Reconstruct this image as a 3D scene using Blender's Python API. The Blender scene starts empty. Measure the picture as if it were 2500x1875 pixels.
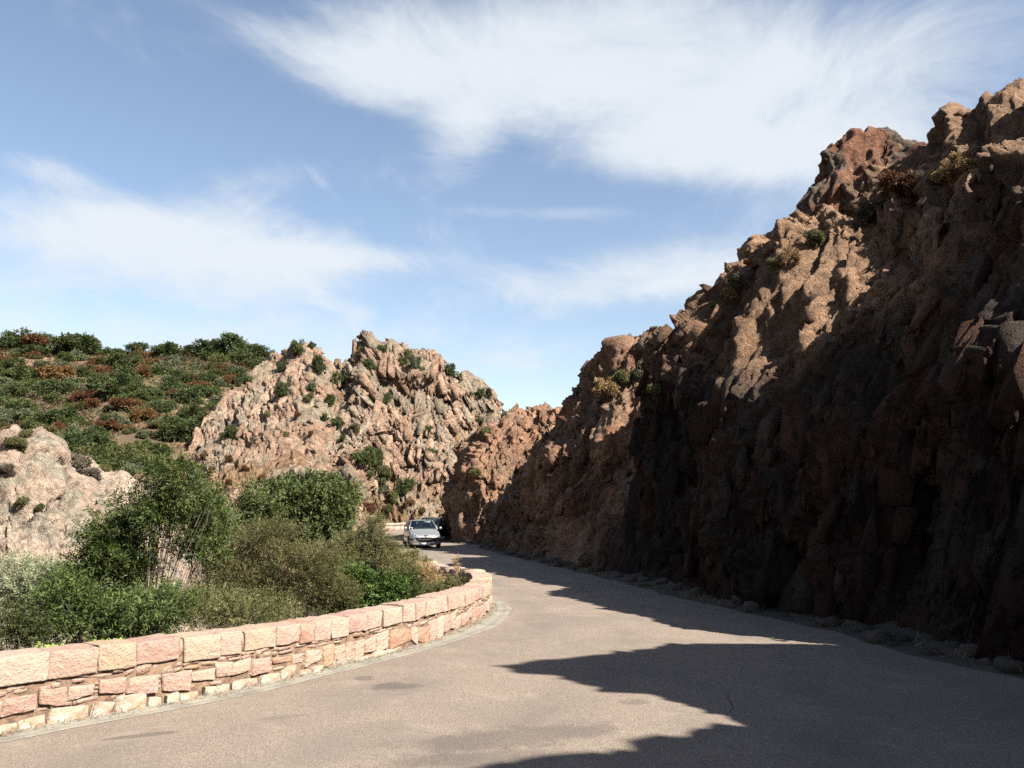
import bpy, bmesh, math, random
import numpy as np
from mathutils import Vector
from mathutils.bvhtree import BVHTree

SC = bpy.context.scene
COL = SC.collection

# ------------------------------------------------------------------ camera
CAM_H, F_PX, PITCH = 2.4, 2080.0, math.radians(7.95)
cam_d = bpy.data.cameras.new('camera')
cam_d.sensor_width = 36.0
cam_d.lens = F_PX / 2500.0 * 36.0
cam_d.clip_end = 9000.0
cam = bpy.data.objects.new('camera', cam_d)
cam.location = (0, 0, CAM_H)
cam.rotation_euler = (math.radians(90) + PITCH, 0, 0)
COL.objects.link(cam)
SC.camera = cam

# ------------------------------------------------------------------ light
SUN_EL = math.radians(42.0)
SUN_H = Vector((0.83, -0.56)).normalized()           # towards the sun, in plan
SUN_DIR = Vector((SUN_H.x * math.cos(SUN_EL), SUN_H.y * math.cos(SUN_EL), math.sin(SUN_EL)))
sun_d = bpy.data.lights.new('sun', 'SUN')
sun_d.energy = 5.0
sun_d.angle = math.radians(0.53)
sun_d.color = (1.0, 0.93, 0.83)
sun = bpy.data.objects.new('sun', sun_d)
sun.rotation_euler = SUN_DIR.to_track_quat('Z', 'Y').to_euler()
sun.location = (20, -20, 30)
COL.objects.link(sun)

SC.view_settings.view_transform = 'Standard'
SC.view_settings.look = 'None'
SC.view_settings.exposure = 2.0
SC.view_settings.gamma = 1.0
SC.view_settings.use_curve_mapping = False
SC.render.engine = 'CYCLES'
SC.cycles.use_denoising = False
SC.cycles.max_bounces = 6
SC.cycles.diffuse_bounces = 1
SC.cycles.glossy_bounces = 2
SC.cycles.transmission_bounces = 4
SC.cycles.transparent_max_bounces = 6
SC.cycles.caustics_reflective = False
SC.cycles.caustics_refractive = False

# ------------------------------------------------------------------ node helper
class NT:
    def __init__(s, tree):
        s.t = tree; s.n = tree.nodes; s.l = tree.links
    def put(s, sock, v):
        if isinstance(v, bpy.types.NodeSocket): s.l.new(v, sock)
        elif v is not None: sock.default_value = v
    def math(s, op, a, b=None, c=None, clamp=False):
        n = s.n.new('ShaderNodeMath'); n.operation = op; n.use_clamp = clamp
        for i, v in enumerate((a, b, c)): s.put(n.inputs[i], v)
        return n.outputs[0]
    def add(s, a, b): return s.math('ADD', a, b)
    def sub(s, a, b): return s.math('SUBTRACT', a, b)
    def mul(s, a, b): return s.math('MULTIPLY', a, b)
    def div(s, a, b): return s.math('DIVIDE', a, b)
    def vmath(s, op, a, b=None):
        n = s.n.new('ShaderNodeVectorMath'); n.operation = op
        s.put(n.inputs[0], a); s.put(n.inputs[1], b)
        return n.outputs[0]
    def range(s, v, a, b, c=0.0, d=1.0, smooth=True):
        n = s.n.new('ShaderNodeMapRange')
        n.interpolation_type = 'SMOOTHSTEP' if smooth else 'LINEAR'
        s.put(n.inputs[0], v)
        for i, x in enumerate((a, b, c, d)): n.inputs[i + 1].default_value = x
        return n.outputs[0]
    def noise(s, vec, scale, detail=4, rough=0.55, dist=0.0, color=False):
        n = s.n.new('ShaderNodeTexNoise'); s.put(n.inputs['Vector'], vec)
        n.inputs['Scale'].default_value = scale; n.inputs['Detail'].default_value = detail
        n.inputs['Roughness'].default_value = rough; n.inputs['Distortion'].default_value = dist
        return n.outputs['Color' if color else 'Fac']
    def voronoi(s, vec, scale, feature='F1', out='Distance', rnd=1.0):
        n = s.n.new('ShaderNodeTexVoronoi'); n.feature = feature
        s.put(n.inputs['Vector'], vec); n.inputs['Scale'].default_value = scale
        n.inputs['Randomness'].default_value = rnd
        return n.outputs[out]
    def ramp(s, fac, stops):
        n = s.n.new('ShaderNodeValToRGB'); e = n.color_ramp.elements
        while len(e) < len(stops): e.new(0.5)
        for i, (p, c) in enumerate(stops):
            e[i].position = p; e[i].color = (*c, 1)
        s.put(n.inputs[0], fac)
        return n.outputs[0]
    def mix(s, fac, a, b, mode='MIX'):
        n = s.n.new('ShaderNodeMix'); n.data_type = 'RGBA'; n.blend_type = mode
        s.put(n.inputs[0], fac)
        for i, v in ((6, a), (7, b)):
            if isinstance(v, tuple): v = (*v, 1) if len(v) == 3 else v
            s.put(n.inputs[i], v)
        return n.outputs[2]
    def mapping(s, vec, scale=(1, 1, 1), rot=(0, 0, 0), loc=(0, 0, 0)):
        n = s.n.new('ShaderNodeMapping'); s.put(n.inputs[0], vec)
        n.inputs['Location'].default_value = loc
        n.inputs['Rotation'].default_value = rot; n.inputs['Scale'].default_value = scale
        return n.outputs[0]
    def sep(s, vec):
        n = s.n.new('ShaderNodeSeparateXYZ'); s.put(n.inputs[0], vec); return n.outputs
    def comb(s, x, y, z):
        n = s.n.new('ShaderNodeCombineXYZ')
        for i, v in enumerate((x, y, z)): s.put(n.inputs[i], v)
        return n.outputs[0]
    def bump(s, h, strength=1.0, dist=0.1):
        n = s.n.new('ShaderNodeBump'); s.put(n.inputs['Height'], h)
        n.inputs['Strength'].default_value = strength; n.inputs['Distance'].default_value = dist
        return n.outputs[0]

# ------------------------------------------------------------------ sky
world = bpy.data.worlds.new('World'); SC.world = world; world.use_nodes = True
w = NT(world.node_tree); w.n.clear()
sky = w.n.new('ShaderNodeTexSky'); sky.sky_type = 'NISHITA'; sky.sun_disc = False
sky.sun_elevation = SUN_EL
sky.sun_rotation = math.atan2(SUN_H.x, SUN_H.y)
sky.altitude = 300; sky.air_density = 1.0; sky.dust_density = 1.0; sky.ozone_density = 1.6
gen = w.n.new('ShaderNodeTexCoord').outputs['Generated']
dx, dy, dz = w.sep(gen)
az = w.math('ARCTAN2', dx, dy); el = w.math('ARCSINE', dz)
hz = w.add(w.math('MAXIMUM', dz, 0.0), 0.16)
plane = w.comb(w.div(dx, hz), w.div(dy, hz), 0.0)
warp = w.noise(plane, 0.9, 3, 0.5, color=True)
pl2 = w.vmath('ADD', w.mapping(plane, (1.0, 0.62, 1.0), (0, 0, math.radians(-32))), w.vmath('MULTIPLY', w.vmath('SUBTRACT', warp, (0.5, 0.5, 0.5)), (0.9, 0.9, 0.0)))
n1 = w.noise(pl2, 0.85, 10, 0.62, 0.35)
n2 = w.noise(w.mapping(w.vmath('ADD', plane, w.vmath('MULTIPLY', warp, (0.5, 0.5, 0.0))), (1.0, 0.62, 1.0), (0, 0, math.radians(-62)), (4.3, 1.7, 0)), 2.6, 10, 0.68, 0.7)
def blob(px, py, hw, hh, rot, gain, power=1.0):
    """a bank of cloud: centre and half-sizes (photo pixels turned into angles of the sky)"""
    a0 = math.atan((px - 1250) / F_PX); e0 = PITCH + math.atan((937.5 - py) / F_PX)
    a = w.sub(az, a0); e = w.sub(el, e0)
    c, s_ = math.cos(rot), math.sin(rot)
    u = w.div(w.add(w.mul(a, c), w.mul(e, s_)), hw / F_PX)
    v = w.div(w.sub(w.mul(e, c), w.mul(a, s_)), hh / F_PX)
    r = w.math('SQRT', w.add(w.mul(u, u), w.mul(v, v)))
    return w.mul(w.range(r, 1.25, 0.1), gain)
banks = None
for args in [
        (1620, 190, 900, 260, -0.10, 0.36), (1130, 180, 480, 130, -0.12, 0.22), (740, 190, 300, 80, -0.22, 0.22),
        (1130, 330, 130, 100, 0.3, 0.20), (1800, 400, 480, 90, -0.06, 0.20), (1250, 20, 700, 90, 0.0, 0.10), (2250, 330, 520, 260, 0.0, 0.24),
        (360, 650, 760, 120, 0.02, 0.32), (840, 640, 300, 40, 0.0, 0.17), (60, 515, 160, 40, -0.1, 0.20), (480, 530, 520, 90, 0.30, 0.19),
        (1540, 685, 460, 90, 0.02, 0.31), (1320, 520, 260, 28, -0.02, 0.17), (1250, 860, 2400, 170, 0.0, 0.22), (780, 480, 130, 14, -0.75, 0.08)]:
    b = blob(*args)
    banks = b if banks is None else w.add(banks, b)
dens = w.add(w.add(w.mul(w.sub(n1, 0.5), 1.05), w.mul(w.sub(n2, 0.5), 0.62)), w.math('MINIMUM', banks, 0.55))
cov = w.range(dens, 0.03, 0.44)
cov = w.mul(cov, 0.92)
skyc = w.mix(1.0, sky.outputs[0], (1.17, 1.05, 0.95), 'MULTIPLY')
cloud = w.mix(cov, skyc, (4.25, 4.5, 4.75))
bg = w.n.new('ShaderNodeBackground'); w.l.new(cloud, bg.inputs[0]); bg.inputs[1].default_value = 0.05
wo = w.n.new('ShaderNodeOutputWorld'); w.l.new(bg.outputs[0], wo.inputs[0])

# ------------------------------------------------------------------ geometry helpers
CP, SP = math.cos(PITCH), math.sin(PITCH)
def ray(px, py):
    a = (px - 1250.0) / F_PX; b = (937.5 - py) / F_PX
    return np.array([a, CP - b * SP, SP + b * CP])
def at(px, py, Y):
    """point of the place that shows at a photo position, Y metres ahead"""
    d = ray(px, py); t = Y / d[1]
    return np.array([d[0] * t, Y, CAM_H + d[2] * t])
def ground(px, py, z=0.0):
    d = ray(px, py); t = (z - CAM_H) / d[2]
    return np.array([d[0] * t, d[1] * t, z])

def _hash(ix, iy, iz, seed):
    with np.errstate(over='ignore'):
        h = (ix.astype(np.uint32) * np.uint32(374761393) + iy.astype(np.uint32) * np.uint32(668265263)
             + iz.astype(np.uint32) * np.uint32(2147483647) + np.uint32((seed * 974711 + 12345) & 0xffffffff))
        h = (h ^ (h >> np.uint32(13))) * np.uint32(1274126177)
        h = (h ^ (h >> np.uint32(16))) * np.uint32(2246822519)
        return h ^ (h >> np.uint32(15))
_g = np.random.RandomState(3).normal(size=(64, 3)); _g /= np.linalg.norm(_g, axis=1)[:, None]
_g = _g.astype(np.float32); _gx, _gy, _gz = (np.ascontiguousarray(_g[:, k]) for k in range(3))
def perlin(P, seed=0):
    P = np.ascontiguousarray(P, np.float32)
    I = np.floor(P); Fr = P - I; I = I.astype(np.int32).view(np.uint32)
    U = Fr * Fr * Fr * (Fr * (Fr * 6 - 15) + 10)
    fx, fy, fz = (np.ascontiguousarray(Fr[:, k]) for k in range(3))
    ux, uy, uz = (np.ascontiguousarray(U[:, k]) for k in range(3))
    with np.errstate(over='ignore'):
        hx = [(I[:, 0] + np.uint32(k)) * np.uint32(374761393) for k in (0, 1)]
        hy = [(I[:, 1] + np.uint32(k)) * np.uint32(668265263) for k in (0, 1)]
        hz = [(I[:, 2] + np.uint32(k)) * np.uint32(2147483647) + np.uint32((seed * 974711 + 12345) & 0xffffffff) for k in (0, 1)]
        res = []
        for k in (0, 1):
            rows = []
            for j in (0, 1):
                vals = []
                for i in (0, 1):
                    h = hx[i] + hy[j] + hz[k]
                    h = (h ^ (h >> np.uint32(13))) * np.uint32(1274126177)
                    h = (h ^ (h >> np.uint32(15))) & np.uint32(63)
                    vals.append(_gx[h] * (fx - i) + _gy[h] * (fy - j) + _gz[h] * (fz - k))
                rows.append(vals[0] + ux * (vals[1] - vals[0]))
            res.append(rows[0] + uy * (rows[1] - rows[0]))
        out = res[0] + uz * (res[1] - res[0])
    return out * np.float32(1.6)
def fbm(P, octaves=4, seed=0, gain=0.5, lac=2.03):
    P = np.asarray(P, np.float32); a, s = 1.0, np.zeros(len(P), np.float32)
    for i in range(octaves):
        s += a * perlin(P, seed + i * 17); P = P * lac + 3.7; a *= gain
    return s
def ridged(P, octaves=3, seed=0):
    P = np.asarray(P, np.float32); a, s = 1.0, np.zeros(len(P), np.float32)
    for i in range(octaves):
        s += a * (1 - 2 * np.abs(perlin(P, seed + i * 13))); P = P * 2.1 + 1.3; a *= 0.5
    return s
def facets(u, v, cu, cv, seed, tilt=0.6):
    """broken rock: every cell of the fracture net is a plane of its own; returns (relief, distance to the joint)"""
    x = (u / cu).astype(np.float32); y = (v / cv).astype(np.float32)
    ix = np.floor(x).astype(np.int32); iy = np.floor(y).astype(np.int32)
    c1, c2 = np.float32(0.9 / 1023), np.float32(1 / 511.5); tilt = np.float32(tilt)
    f1 = np.full(len(x), 9.0, np.float32); f2 = f1.copy(); disp = np.zeros(len(x), np.float32)
    zero = np.zeros_like(ix)
    for oy in (-1, 0, 1):
        for ox in (-1, 0, 1):
            jx, jy = ix + ox, iy + oy
            h = _hash(jx, jy, zero, seed); h2 = _hash(jx, jy, zero + 7, seed)
            cx = jx.astype(np.float32) + np.float32(0.05) + (h & np.uint32(1023)).astype(np.float32) * c1
            cy = jy.astype(np.float32) + np.float32(0.05) + (h >> np.uint32(10) & np.uint32(1023)).astype(np.float32) * c1
            ex, ey = x - cx, y - cy
            d = ex * ex + ey * ey
            r = (h2 & np.uint32(1023)).astype(np.float32) * c2 - 1
            tx = (h2 >> np.uint32(10) & np.uint32(1023)).astype(np.float32) * c2 - 1
            ty = (h2 >> np.uint32(20) & np.uint32(1023)).astype(np.float32) * c2 - 1
            val = r * np.float32(0.6) + tilt * (tx * ex + ty * ey)
            near = d < f1
            f2 = np.where(near, f1, np.minimum(f2, d))
            disp = np.where(near, val, disp)
            f1 = np.where(near, d, f1)
    return disp.astype(np.float32), (np.sqrt(f2) - np.sqrt(f1)).astype(np.float32)
def blocks(u, v, cu, cv, seed, k=3.0, tilt=0.7, rot=0.35):
    """angular blocks: every cell is a tilted slab with steep sides, the highest one shows; crisp edges, V-shaped joints"""
    x = (u / cu).astype(np.float32); y = (v / cv).astype(np.float32)
    ix = np.floor(x).astype(np.int32); iy = np.floor(y).astype(np.int32); zero = np.zeros_like(ix)
    best = np.full(len(x), -9.0, np.float32); f32 = lambda h, sh: (h >> np.uint32(sh) & np.uint32(1023)).astype(np.float32) * np.float32(1 / 1023)
    for oy in (-1, 0, 1):
        for ox in (-1, 0, 1):
            jx, jy = ix + ox, iy + oy
            h = _hash(jx, jy, zero, seed); h2 = _hash(jx, jy, zero + 7, seed); h3 = _hash(jx, jy, zero + 13, seed)
            ex = x - jx - np.float32(0.1) - f32(h, 0) * np.float32(0.8); ey = y - jy - np.float32(0.1) - f32(h, 10) * np.float32(0.8)
            a = (f32(h, 20) - np.float32(0.5)) * np.float32(2 * rot)
            rx = ex + a * ey; ry = ey - a * ex
            sx = np.float32(0.34) + f32(h3, 0) * np.float32(0.36); sy = np.float32(0.34) + f32(h3, 10) * np.float32(0.36)
            side = np.maximum(np.maximum(np.abs(rx) - sx, np.abs(ry) - sy), 0)
            val = (f32(h2, 0) - np.float32(0.5)) * np.float32(1.2) + np.float32(tilt) * ((f32(h2, 10) * 2 - 1) * rx + (f32(h2, 20) * 2 - 1) * ry) - np.float32(k) * side
            best = np.maximum(best, val)
    return best
def sstep(x, a, b):
    t = np.clip((x - a) / (b - a), 0, 1); return t * t * (3 - 2 * t)

def mk(name, V, Fc, mat=None, parent=None, smooth=False):
    """one mesh object from arrays (Fc: n x 3 or n x 4, or a list of such arrays)"""
    me = bpy.data.meshes.new(name)
    V = np.asarray(V, np.float32).reshape(-1, 3)
    Fs = Fc if isinstance(Fc, list) else [Fc]
    Fs = [np.asarray(f, np.int32) for f in Fs if len(f)]
    me.vertices.add(len(V)); me.vertices.foreach_set('co', V.ravel())
    loops = np.concatenate([f.ravel() for f in Fs])
    tot = np.concatenate([np.full(len(f), f.shape[1], np.int32) for f in Fs])
    start = np.concatenate(([0], np.cumsum(tot)[:-1])).astype(np.int32)
    me.loops.add(len(loops)); me.loops.foreach_set('vertex_index', loops)
    me.polygons.add(len(tot)); me.polygons.foreach_set('loop_start', start)
    if smooth: me.polygons.foreach_set('use_smooth', np.ones(len(tot), bool))
    me.update(calc_edges=True)
    o = bpy.data.objects.new(name, me); COL.objects.link(o)
    if mat: me.materials.append(mat)
    if parent: o.parent = parent
    return o
def tag(o, label=None, cat=None, group=None, kind=None):
    if label: o['label'] = label
    if cat: o['category'] = cat
    if group: o['group'] = group
    if kind: o['kind'] = kind
    return o
def empty(name, loc=(0, 0, 0), rz=0.0):
    o = bpy.data.objects.new(name, None); COL.objects.link(o)
    o.location = loc; o.rotation_euler = (0, 0, rz); o.empty_display_size = 0.2
    return o
def grid_faces(nu, nv):
    i = np.arange((nu - 1) * (nv - 1)); a = (i // (nv - 1)) * nv + i % (nv - 1)
    return np.stack([a, a + nv, a + nv + 1, a + 1], 1)
def grid_normals(G):
    du = np.gradient(G, axis=0); dv = np.gradient(G, axis=1)
    n = np.cross(du, dv); n /= np.linalg.norm(n, axis=2)[..., None] + 1e-9
    return n
def resample(P, n=None, step=None):
    P = np.asarray(P, float); s = np.concatenate(([0], np.cumsum(np.linalg.norm(np.diff(P, axis=0), axis=1))))
    if n is None: n = max(2, int(s[-1] / step) + 1)
    q = np.linspace(0, s[-1], n)
    return np.stack([np.interp(q, s, P[:, k]) for k in range(P.shape[1])], 1)
def smooth_curve(P, it=3):
    """corner cutting"""
    P = np.asarray(P, float)
    for _ in range(it):
        Q = 0.75 * P[:-1] + 0.25 * P[1:]; R = 0.25 * P[:-1] + 0.75 * P[1:]
        M = np.empty((2 * len(Q), P.shape[1])); M[0::2] = Q; M[1::2] = R
        P = np.vstack([P[:1], M, P[-1:]])
    return P

# angular stones: convex hulls of a few random points
def hull_templates(n, seed, pts=13):
    out = []
    for i in range(n):
        rs = np.random.RandomState(seed + i); p = rs.uniform(-1, 1, (pts, 3)); p = np.sign(p) * np.abs(p) ** 0.55
        bm = bmesh.new(); vs = [bm.verts.new(q) for q in p]
        r = bmesh.ops.convex_hull(bm, input=vs); bmesh.ops.delete(bm, geom=[g for g in r['geom_interior'] if isinstance(g, bmesh.types.BMVert)], context='VERTS')
        bmesh.ops.triangulate(bm, faces=bm.faces[:]); bm.verts.index_update()
        out.append((np.array([v.co[:] for v in bm.verts]), np.array([[v.index for v in f.verts] for f in bm.faces]))); bm.free()
    return out
HULLS = hull_templates(14, 900)
def studded(name, G, N, Cc, pick, size, aspect, bury, lean, mat, parent, seed):
    """broken blocks standing proud of a rock face: pick = indices into the face's grid, size = metres"""
    rs = np.random.RandomState(seed); n = len(pick)
    P = G[pick]; n_ = N[pick]
    up = np.array([0, 0, 1.0]) + np.stack([lean, 0 * lean, 0 * lean], 1) + rs.normal(size=(n, 3)) * 0.07
    t1 = up - n_ * (up * n_).sum(1)[:, None]; t1 /= np.linalg.norm(t1, axis=1)[:, None] + 1e-6
    nn = n_ + rs.normal(size=(n, 3)) * 0.20; nn -= t1 * (nn * t1).sum(1)[:, None]; nn /= np.linalg.norm(nn, axis=1)[:, None] + 1e-6
    t2 = np.cross(t1, nn)
    a = aspect * rs.uniform(0.7, 1.35, n); w_ = size * rs.uniform(0.7, 1.2, n); d_ = size * rs.uniform(0.6, 1.0, n); h_ = size * a
    c = P - nn * (d_ * bury)[:, None]
    kind = rs.randint(0, len(HULLS), n); Vs, Fs, Cs, off = [], [], [], 0
    for k, (hv, hf) in enumerate(HULLS):
        q = np.where(kind == k)[0]
        if not len(q): continue
        V = c[q][:, None] + hv[None, :, 0:1] * (t2[q] * w_[q][:, None])[:, None] + hv[None, :, 1:2] * (nn[q] * d_[q][:, None])[:, None] + hv[None, :, 2:3] * (t1[q] * h_[q][:, None])[:, None]
        Vs.append(V.reshape(-1, 3)); Fs.append((hf[None] + (np.arange(len(q)) * len(hv))[:, None, None]).reshape(-1, 3) + off); off += len(q) * len(hv)
        Cs.append(np.repeat(Cc[pick[q]] * rs.uniform(0.92, 1.1, (len(q), 1)), len(hv), 0))
    o = mk(name, np.vstack(Vs), np.vstack(Fs), mat, parent); set_colours(o, np.vstack(Cs)); o['kind'] = 'stuff'
    return o

# ------------------------------------------------------------------ materials
def new_mat(name):
    m = bpy.data.materials.new(name); m.use_nodes = True
    t = NT(m.node_tree); b = m.node_tree.nodes['Principled BSDF']
    return m, t, b
def plain(name, col, rough=0.6, metal=0.0, coat=0.0):
    m, t, b = new_mat(name)
    oc = t.n.new('ShaderNodeTexCoord').outputs['Object']
    c = t.mix(t.range(t.noise(oc, 6, 3), 0.3, 0.7), tuple(x * 0.9 for x in col), tuple(min(1, x * 1.08) for x in col))
    t.l.new(c, b.inputs['Base Color']); b.inputs['Roughness'].default_value = rough
    b.inputs['Metallic'].default_value = metal; b.inputs['Coat Weight'].default_value = coat
    return m
def lerp3(f, stops):
    xs = [p for p, _ in stops]
    return np.stack([np.interp(f, xs, [c[k] for _, c in stops]) for k in range(3)], 1)
def rock_colours(P, N, tones, lichen, amt, scale=1.0, stain=0.0, seed=0):
    """the stone's own colour at every vertex: mineral tones, lichen on weathered tops, dark water stains"""
    Q = P * scale
    f = 0.5 + 0.30 * fbm(Q * 0.22, 4, 601 + seed) + 0.22 * fbm(Q * 1.3, 4, 602 + seed, 0.6)
    c = lerp3(f, [(0.15, tones[0]), (0.40, tones[1]), (0.6, tones[2]), (0.85, tones[3])])
    lm = sstep(fbm(Q * 0.55, 5, 603 + seed, 0.62) + 0.40 * N[:, 2], 0.10, 0.42) * amt
    lt = 0.75 + 0.35 * fbm(Q * 3.1, 3, 604 + seed)[:, None]
    c = c * (1 - lm[:, None]) + np.array(lichen) * lt * lm[:, None]
    if stain:
        sv = fbm(Q * np.array([0.75, 0.75, 0.10]), 4, 605 + seed, 0.55)
        sm = sstep(sv, 0.12, 0.42) * stain
        c = c * (1 - sm[:, None]) + np.array([0.016, 0.0145, 0.014]) * sm[:, None]
    c *= (1 + 0.18 * fbm(Q * 5.5, 3, 606 + seed, 0.6))[:, None]
    return np.clip(c, 0.004, 0.9)
def set_colours(o, C):
    at_ = o.data.color_attributes.new('stone', 'FLOAT_COLOR', 'POINT')
    at_.data.foreach_set('color', np.c_[C, np.ones(len(C))].astype(np.float32).ravel())
def rock_mat(name, fine_scale, bump):
    m, t, b = new_mat(name)
    tc = t.n.new('ShaderNodeTexCoord').outputs['Object']
    an = t.n.new('ShaderNodeAttribute'); an.attribute_name = 'stone'
    fine = t.noise(tc, fine_scale, 5, 0.7)
    c = t.mix(t.range(fine, 0.44, 0.66, 0.0, 0.75, False), an.outputs['Color'], t.mix(1.0, an.outputs['Color'], (0.35, 0.33, 0.32), 'MULTIPLY'))
    grain = t.noise(tc, fine_scale * 5.3, 3, 0.65)
    c = t.mix(1.0, c, t.ramp(grain, [(0.30, (0.55, 0.55, 0.55)), (0.5, (1.0, 1.0, 1.0)), (0.72, (1.45, 1.42, 1.38))]), 'MULTIPLY')
    t.l.new(c, b.inputs['Base Color']); b.inputs['Roughness'].default_value = 0.9
    b.inputs['Specular IOR Level'].default_value = 0.2
    t.l.new(t.bump(t.add(fine, t.mul(grain, 0.35)), 1.0, bump * 1.3), b.inputs['Normal'])
    return m
M_CLIFF = rock_mat('cliff_granite', 6.0, 0.26)
M_HILL = rock_mat('hill_granite', 2.0, 0.55)
M_PALE = rock_mat('pale_granite', 4.0, 0.22)
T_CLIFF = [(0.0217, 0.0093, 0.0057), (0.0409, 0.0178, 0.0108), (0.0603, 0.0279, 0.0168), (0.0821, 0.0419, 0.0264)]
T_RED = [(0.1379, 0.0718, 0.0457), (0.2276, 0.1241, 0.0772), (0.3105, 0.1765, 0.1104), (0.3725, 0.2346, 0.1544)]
T_HILL = [(0.196, 0.121, 0.0807), (0.2766, 0.1845, 0.1292), (0.3286, 0.2284, 0.1637), (0.3691, 0.2709, 0.2018)]
T_PALE = [(0.1988, 0.1372, 0.0995), (0.2556, 0.1893, 0.142), (0.2935, 0.2272, 0.1751), (0.3219, 0.2604, 0.2035)]
def leaf_mat(name, cols, trans=0.25, rough=0.5):
    m, t, b = new_mat(name)
    gm = t.n.new('ShaderNodeNewGeometry'); oi = t.n.new('ShaderNodeObjectInfo')
    tc = t.n.new('ShaderNodeTexCoord').outputs['Object']
    f = t.add(t.mul(gm.outputs['Random Per Island'], 0.45), t.mul(t.noise(tc, 2.2, 3), 0.55))
    c = t.ramp(f, [(0.25, cols[0]), (0.5, cols[1]), (0.75, cols[2])])
    hsv = t.n.new('ShaderNodeHueSaturation'); t.l.new(c, hsv.inputs['Color'])
    t.l.new(t.range(oi.outputs['Random'], 0, 1, 0.485, 0.512, False), hsv.inputs['Hue'])
    t.l.new(t.range(oi.outputs['Random'], 0, 1, 0.8, 1.2, False), hsv.inputs['Value'])
    t.l.new(hsv.outputs[0], b.inputs['Base Color']); b.inputs['Roughness'].default_value = rough
    b.inputs['Specular IOR Level'].default_value = 0.12
    tr = t.n.new('ShaderNodeBsdfTranslucent'); t.l.new(hsv.outputs[0], tr.inputs[0])
    mx = t.n.new('ShaderNodeMixShader'); mx.inputs[0].default_value = trans
    t.l.new(b.outputs[0], mx.inputs[1]); t.l.new(tr.outputs[0], mx.inputs[2])
    t.l.new(mx.outputs[0], t.n['Material Output'].inputs[0])
    return m
L_DARK = leaf_mat('dark_leaf', [(0.0208, 0.0313, 0.0104), (0.039, 0.0529, 0.0181), (0.0676, 0.081, 0.0285)])
L_SCRUB = leaf_mat('scrub_leaf', [(0.026, 0.038, 0.014), (0.045, 0.06, 0.022), (0.07, 0.085, 0.033)])
L_SAGE_FAR = leaf_mat('far_sage_leaf', [(0.06, 0.072, 0.038), (0.09, 0.103, 0.058), (0.125, 0.135, 0.08)])
L_MID = leaf_mat('green_leaf', [(0.0287, 0.0411, 0.0138), (0.0553, 0.0696, 0.0229), (0.0884, 0.1, 0.0367)])
L_SAGE = leaf_mat('sage_leaf', [(0.10, 0.12, 0.065), (0.19, 0.21, 0.125), (0.30, 0.31, 0.195)])
L_OLIVE = leaf_mat('olive_leaf', [(0.044, 0.0473, 0.0189), (0.0825, 0.084, 0.0336), (0.143, 0.1313, 0.0578)])
L_RUST = leaf_mat('rust_leaf', [(0.051, 0.0255, 0.0127), (0.102, 0.051, 0.0229), (0.153, 0.085, 0.0382)])
L_BRIGHT = leaf_mat('bright_leaf', [(0.0231, 0.0429, 0.0108), (0.0473, 0.0743, 0.0175), (0.0892, 0.1155, 0.0284)])
L_FEATHER = leaf_mat('feathery_leaf', [(0.0221, 0.0399, 0.0118), (0.0498, 0.0753, 0.0221), (0.0996, 0.124, 0.0369)])
L_LIME = leaf_mat('lime_leaf', [(0.13, 0.20, 0.035), (0.22, 0.30, 0.06), (0.30, 0.36, 0.10)])
L_STRAW = leaf_mat('straw_leaf', [(0.128, 0.08, 0.036), (0.224, 0.152, 0.072), (0.336, 0.248, 0.136)])
L_GREY = leaf_mat('grey_twig_leaf', [(0.05, 0.04, 0.03), (0.09, 0.075, 0.055), (0.15, 0.125, 0.09)])
M_BARK = plain('bark', (0.13, 0.10, 0.075), 0.9)
M_TWIG = plain('pale_twig', (0.17, 0.14, 0.105), 0.9)
# ================================================================== THE SETTING
# the valley-side edge of the road = road face of the parapet (plan, metres)
EDGE = smooth_curve([(-8.6, 2.0), (-7.0, 5.4), (-5.55, 9.1), (-4.42, 10.25), (-3.25, 11.75), (-2.3, 13.5), (-1.62, 14.7), (-0.92, 16.7), (-0.55, 18.6), (-0.45, 20.2),
                     (-0.55, 21.6), (-1.05, 22.7), (-1.75, 23.9), (-2.86, 27.2), (-3.55, 29.8), (-4.45, 33.4), (-5.1, 36.5), (-6.4, 43.0), (-8.0, 51.0), (-9.6, 58.0),
                     (-11.2, 66.0), (-11.3, 72.0), (-9.2, 76.0), (-5.6, 77.6), (-1.0, 78.0), (8.0, 77.0)], 2)
# foot of the cut cliff on the other side
FOOT = np.array([(8.5, -14), (8.2, -4), (8.0, 2), (8.2, 4.7), (7.9, 7), (8.0, 9), (8.3, 10.8), (7.7, 12.8), (7.2, 14.2), (6.9, 16), (6.4, 17.7), (5.8, 20), (5.0, 22.5), (4.3, 25.5), (3.6, 28.5),
                 (3.1, 30.5), (2.4, 33), (1.4, 37), (0.9, 39), (0.3, 41), (-0.4, 44), (-1.1, 47.3), (-0.9, 50.2), (-2.6, 51.8), (-3.75, 54.6), (-3.9, 58.5), (-3.0, 62.5), (0, 66.5), (8, 69)], float)

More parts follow.
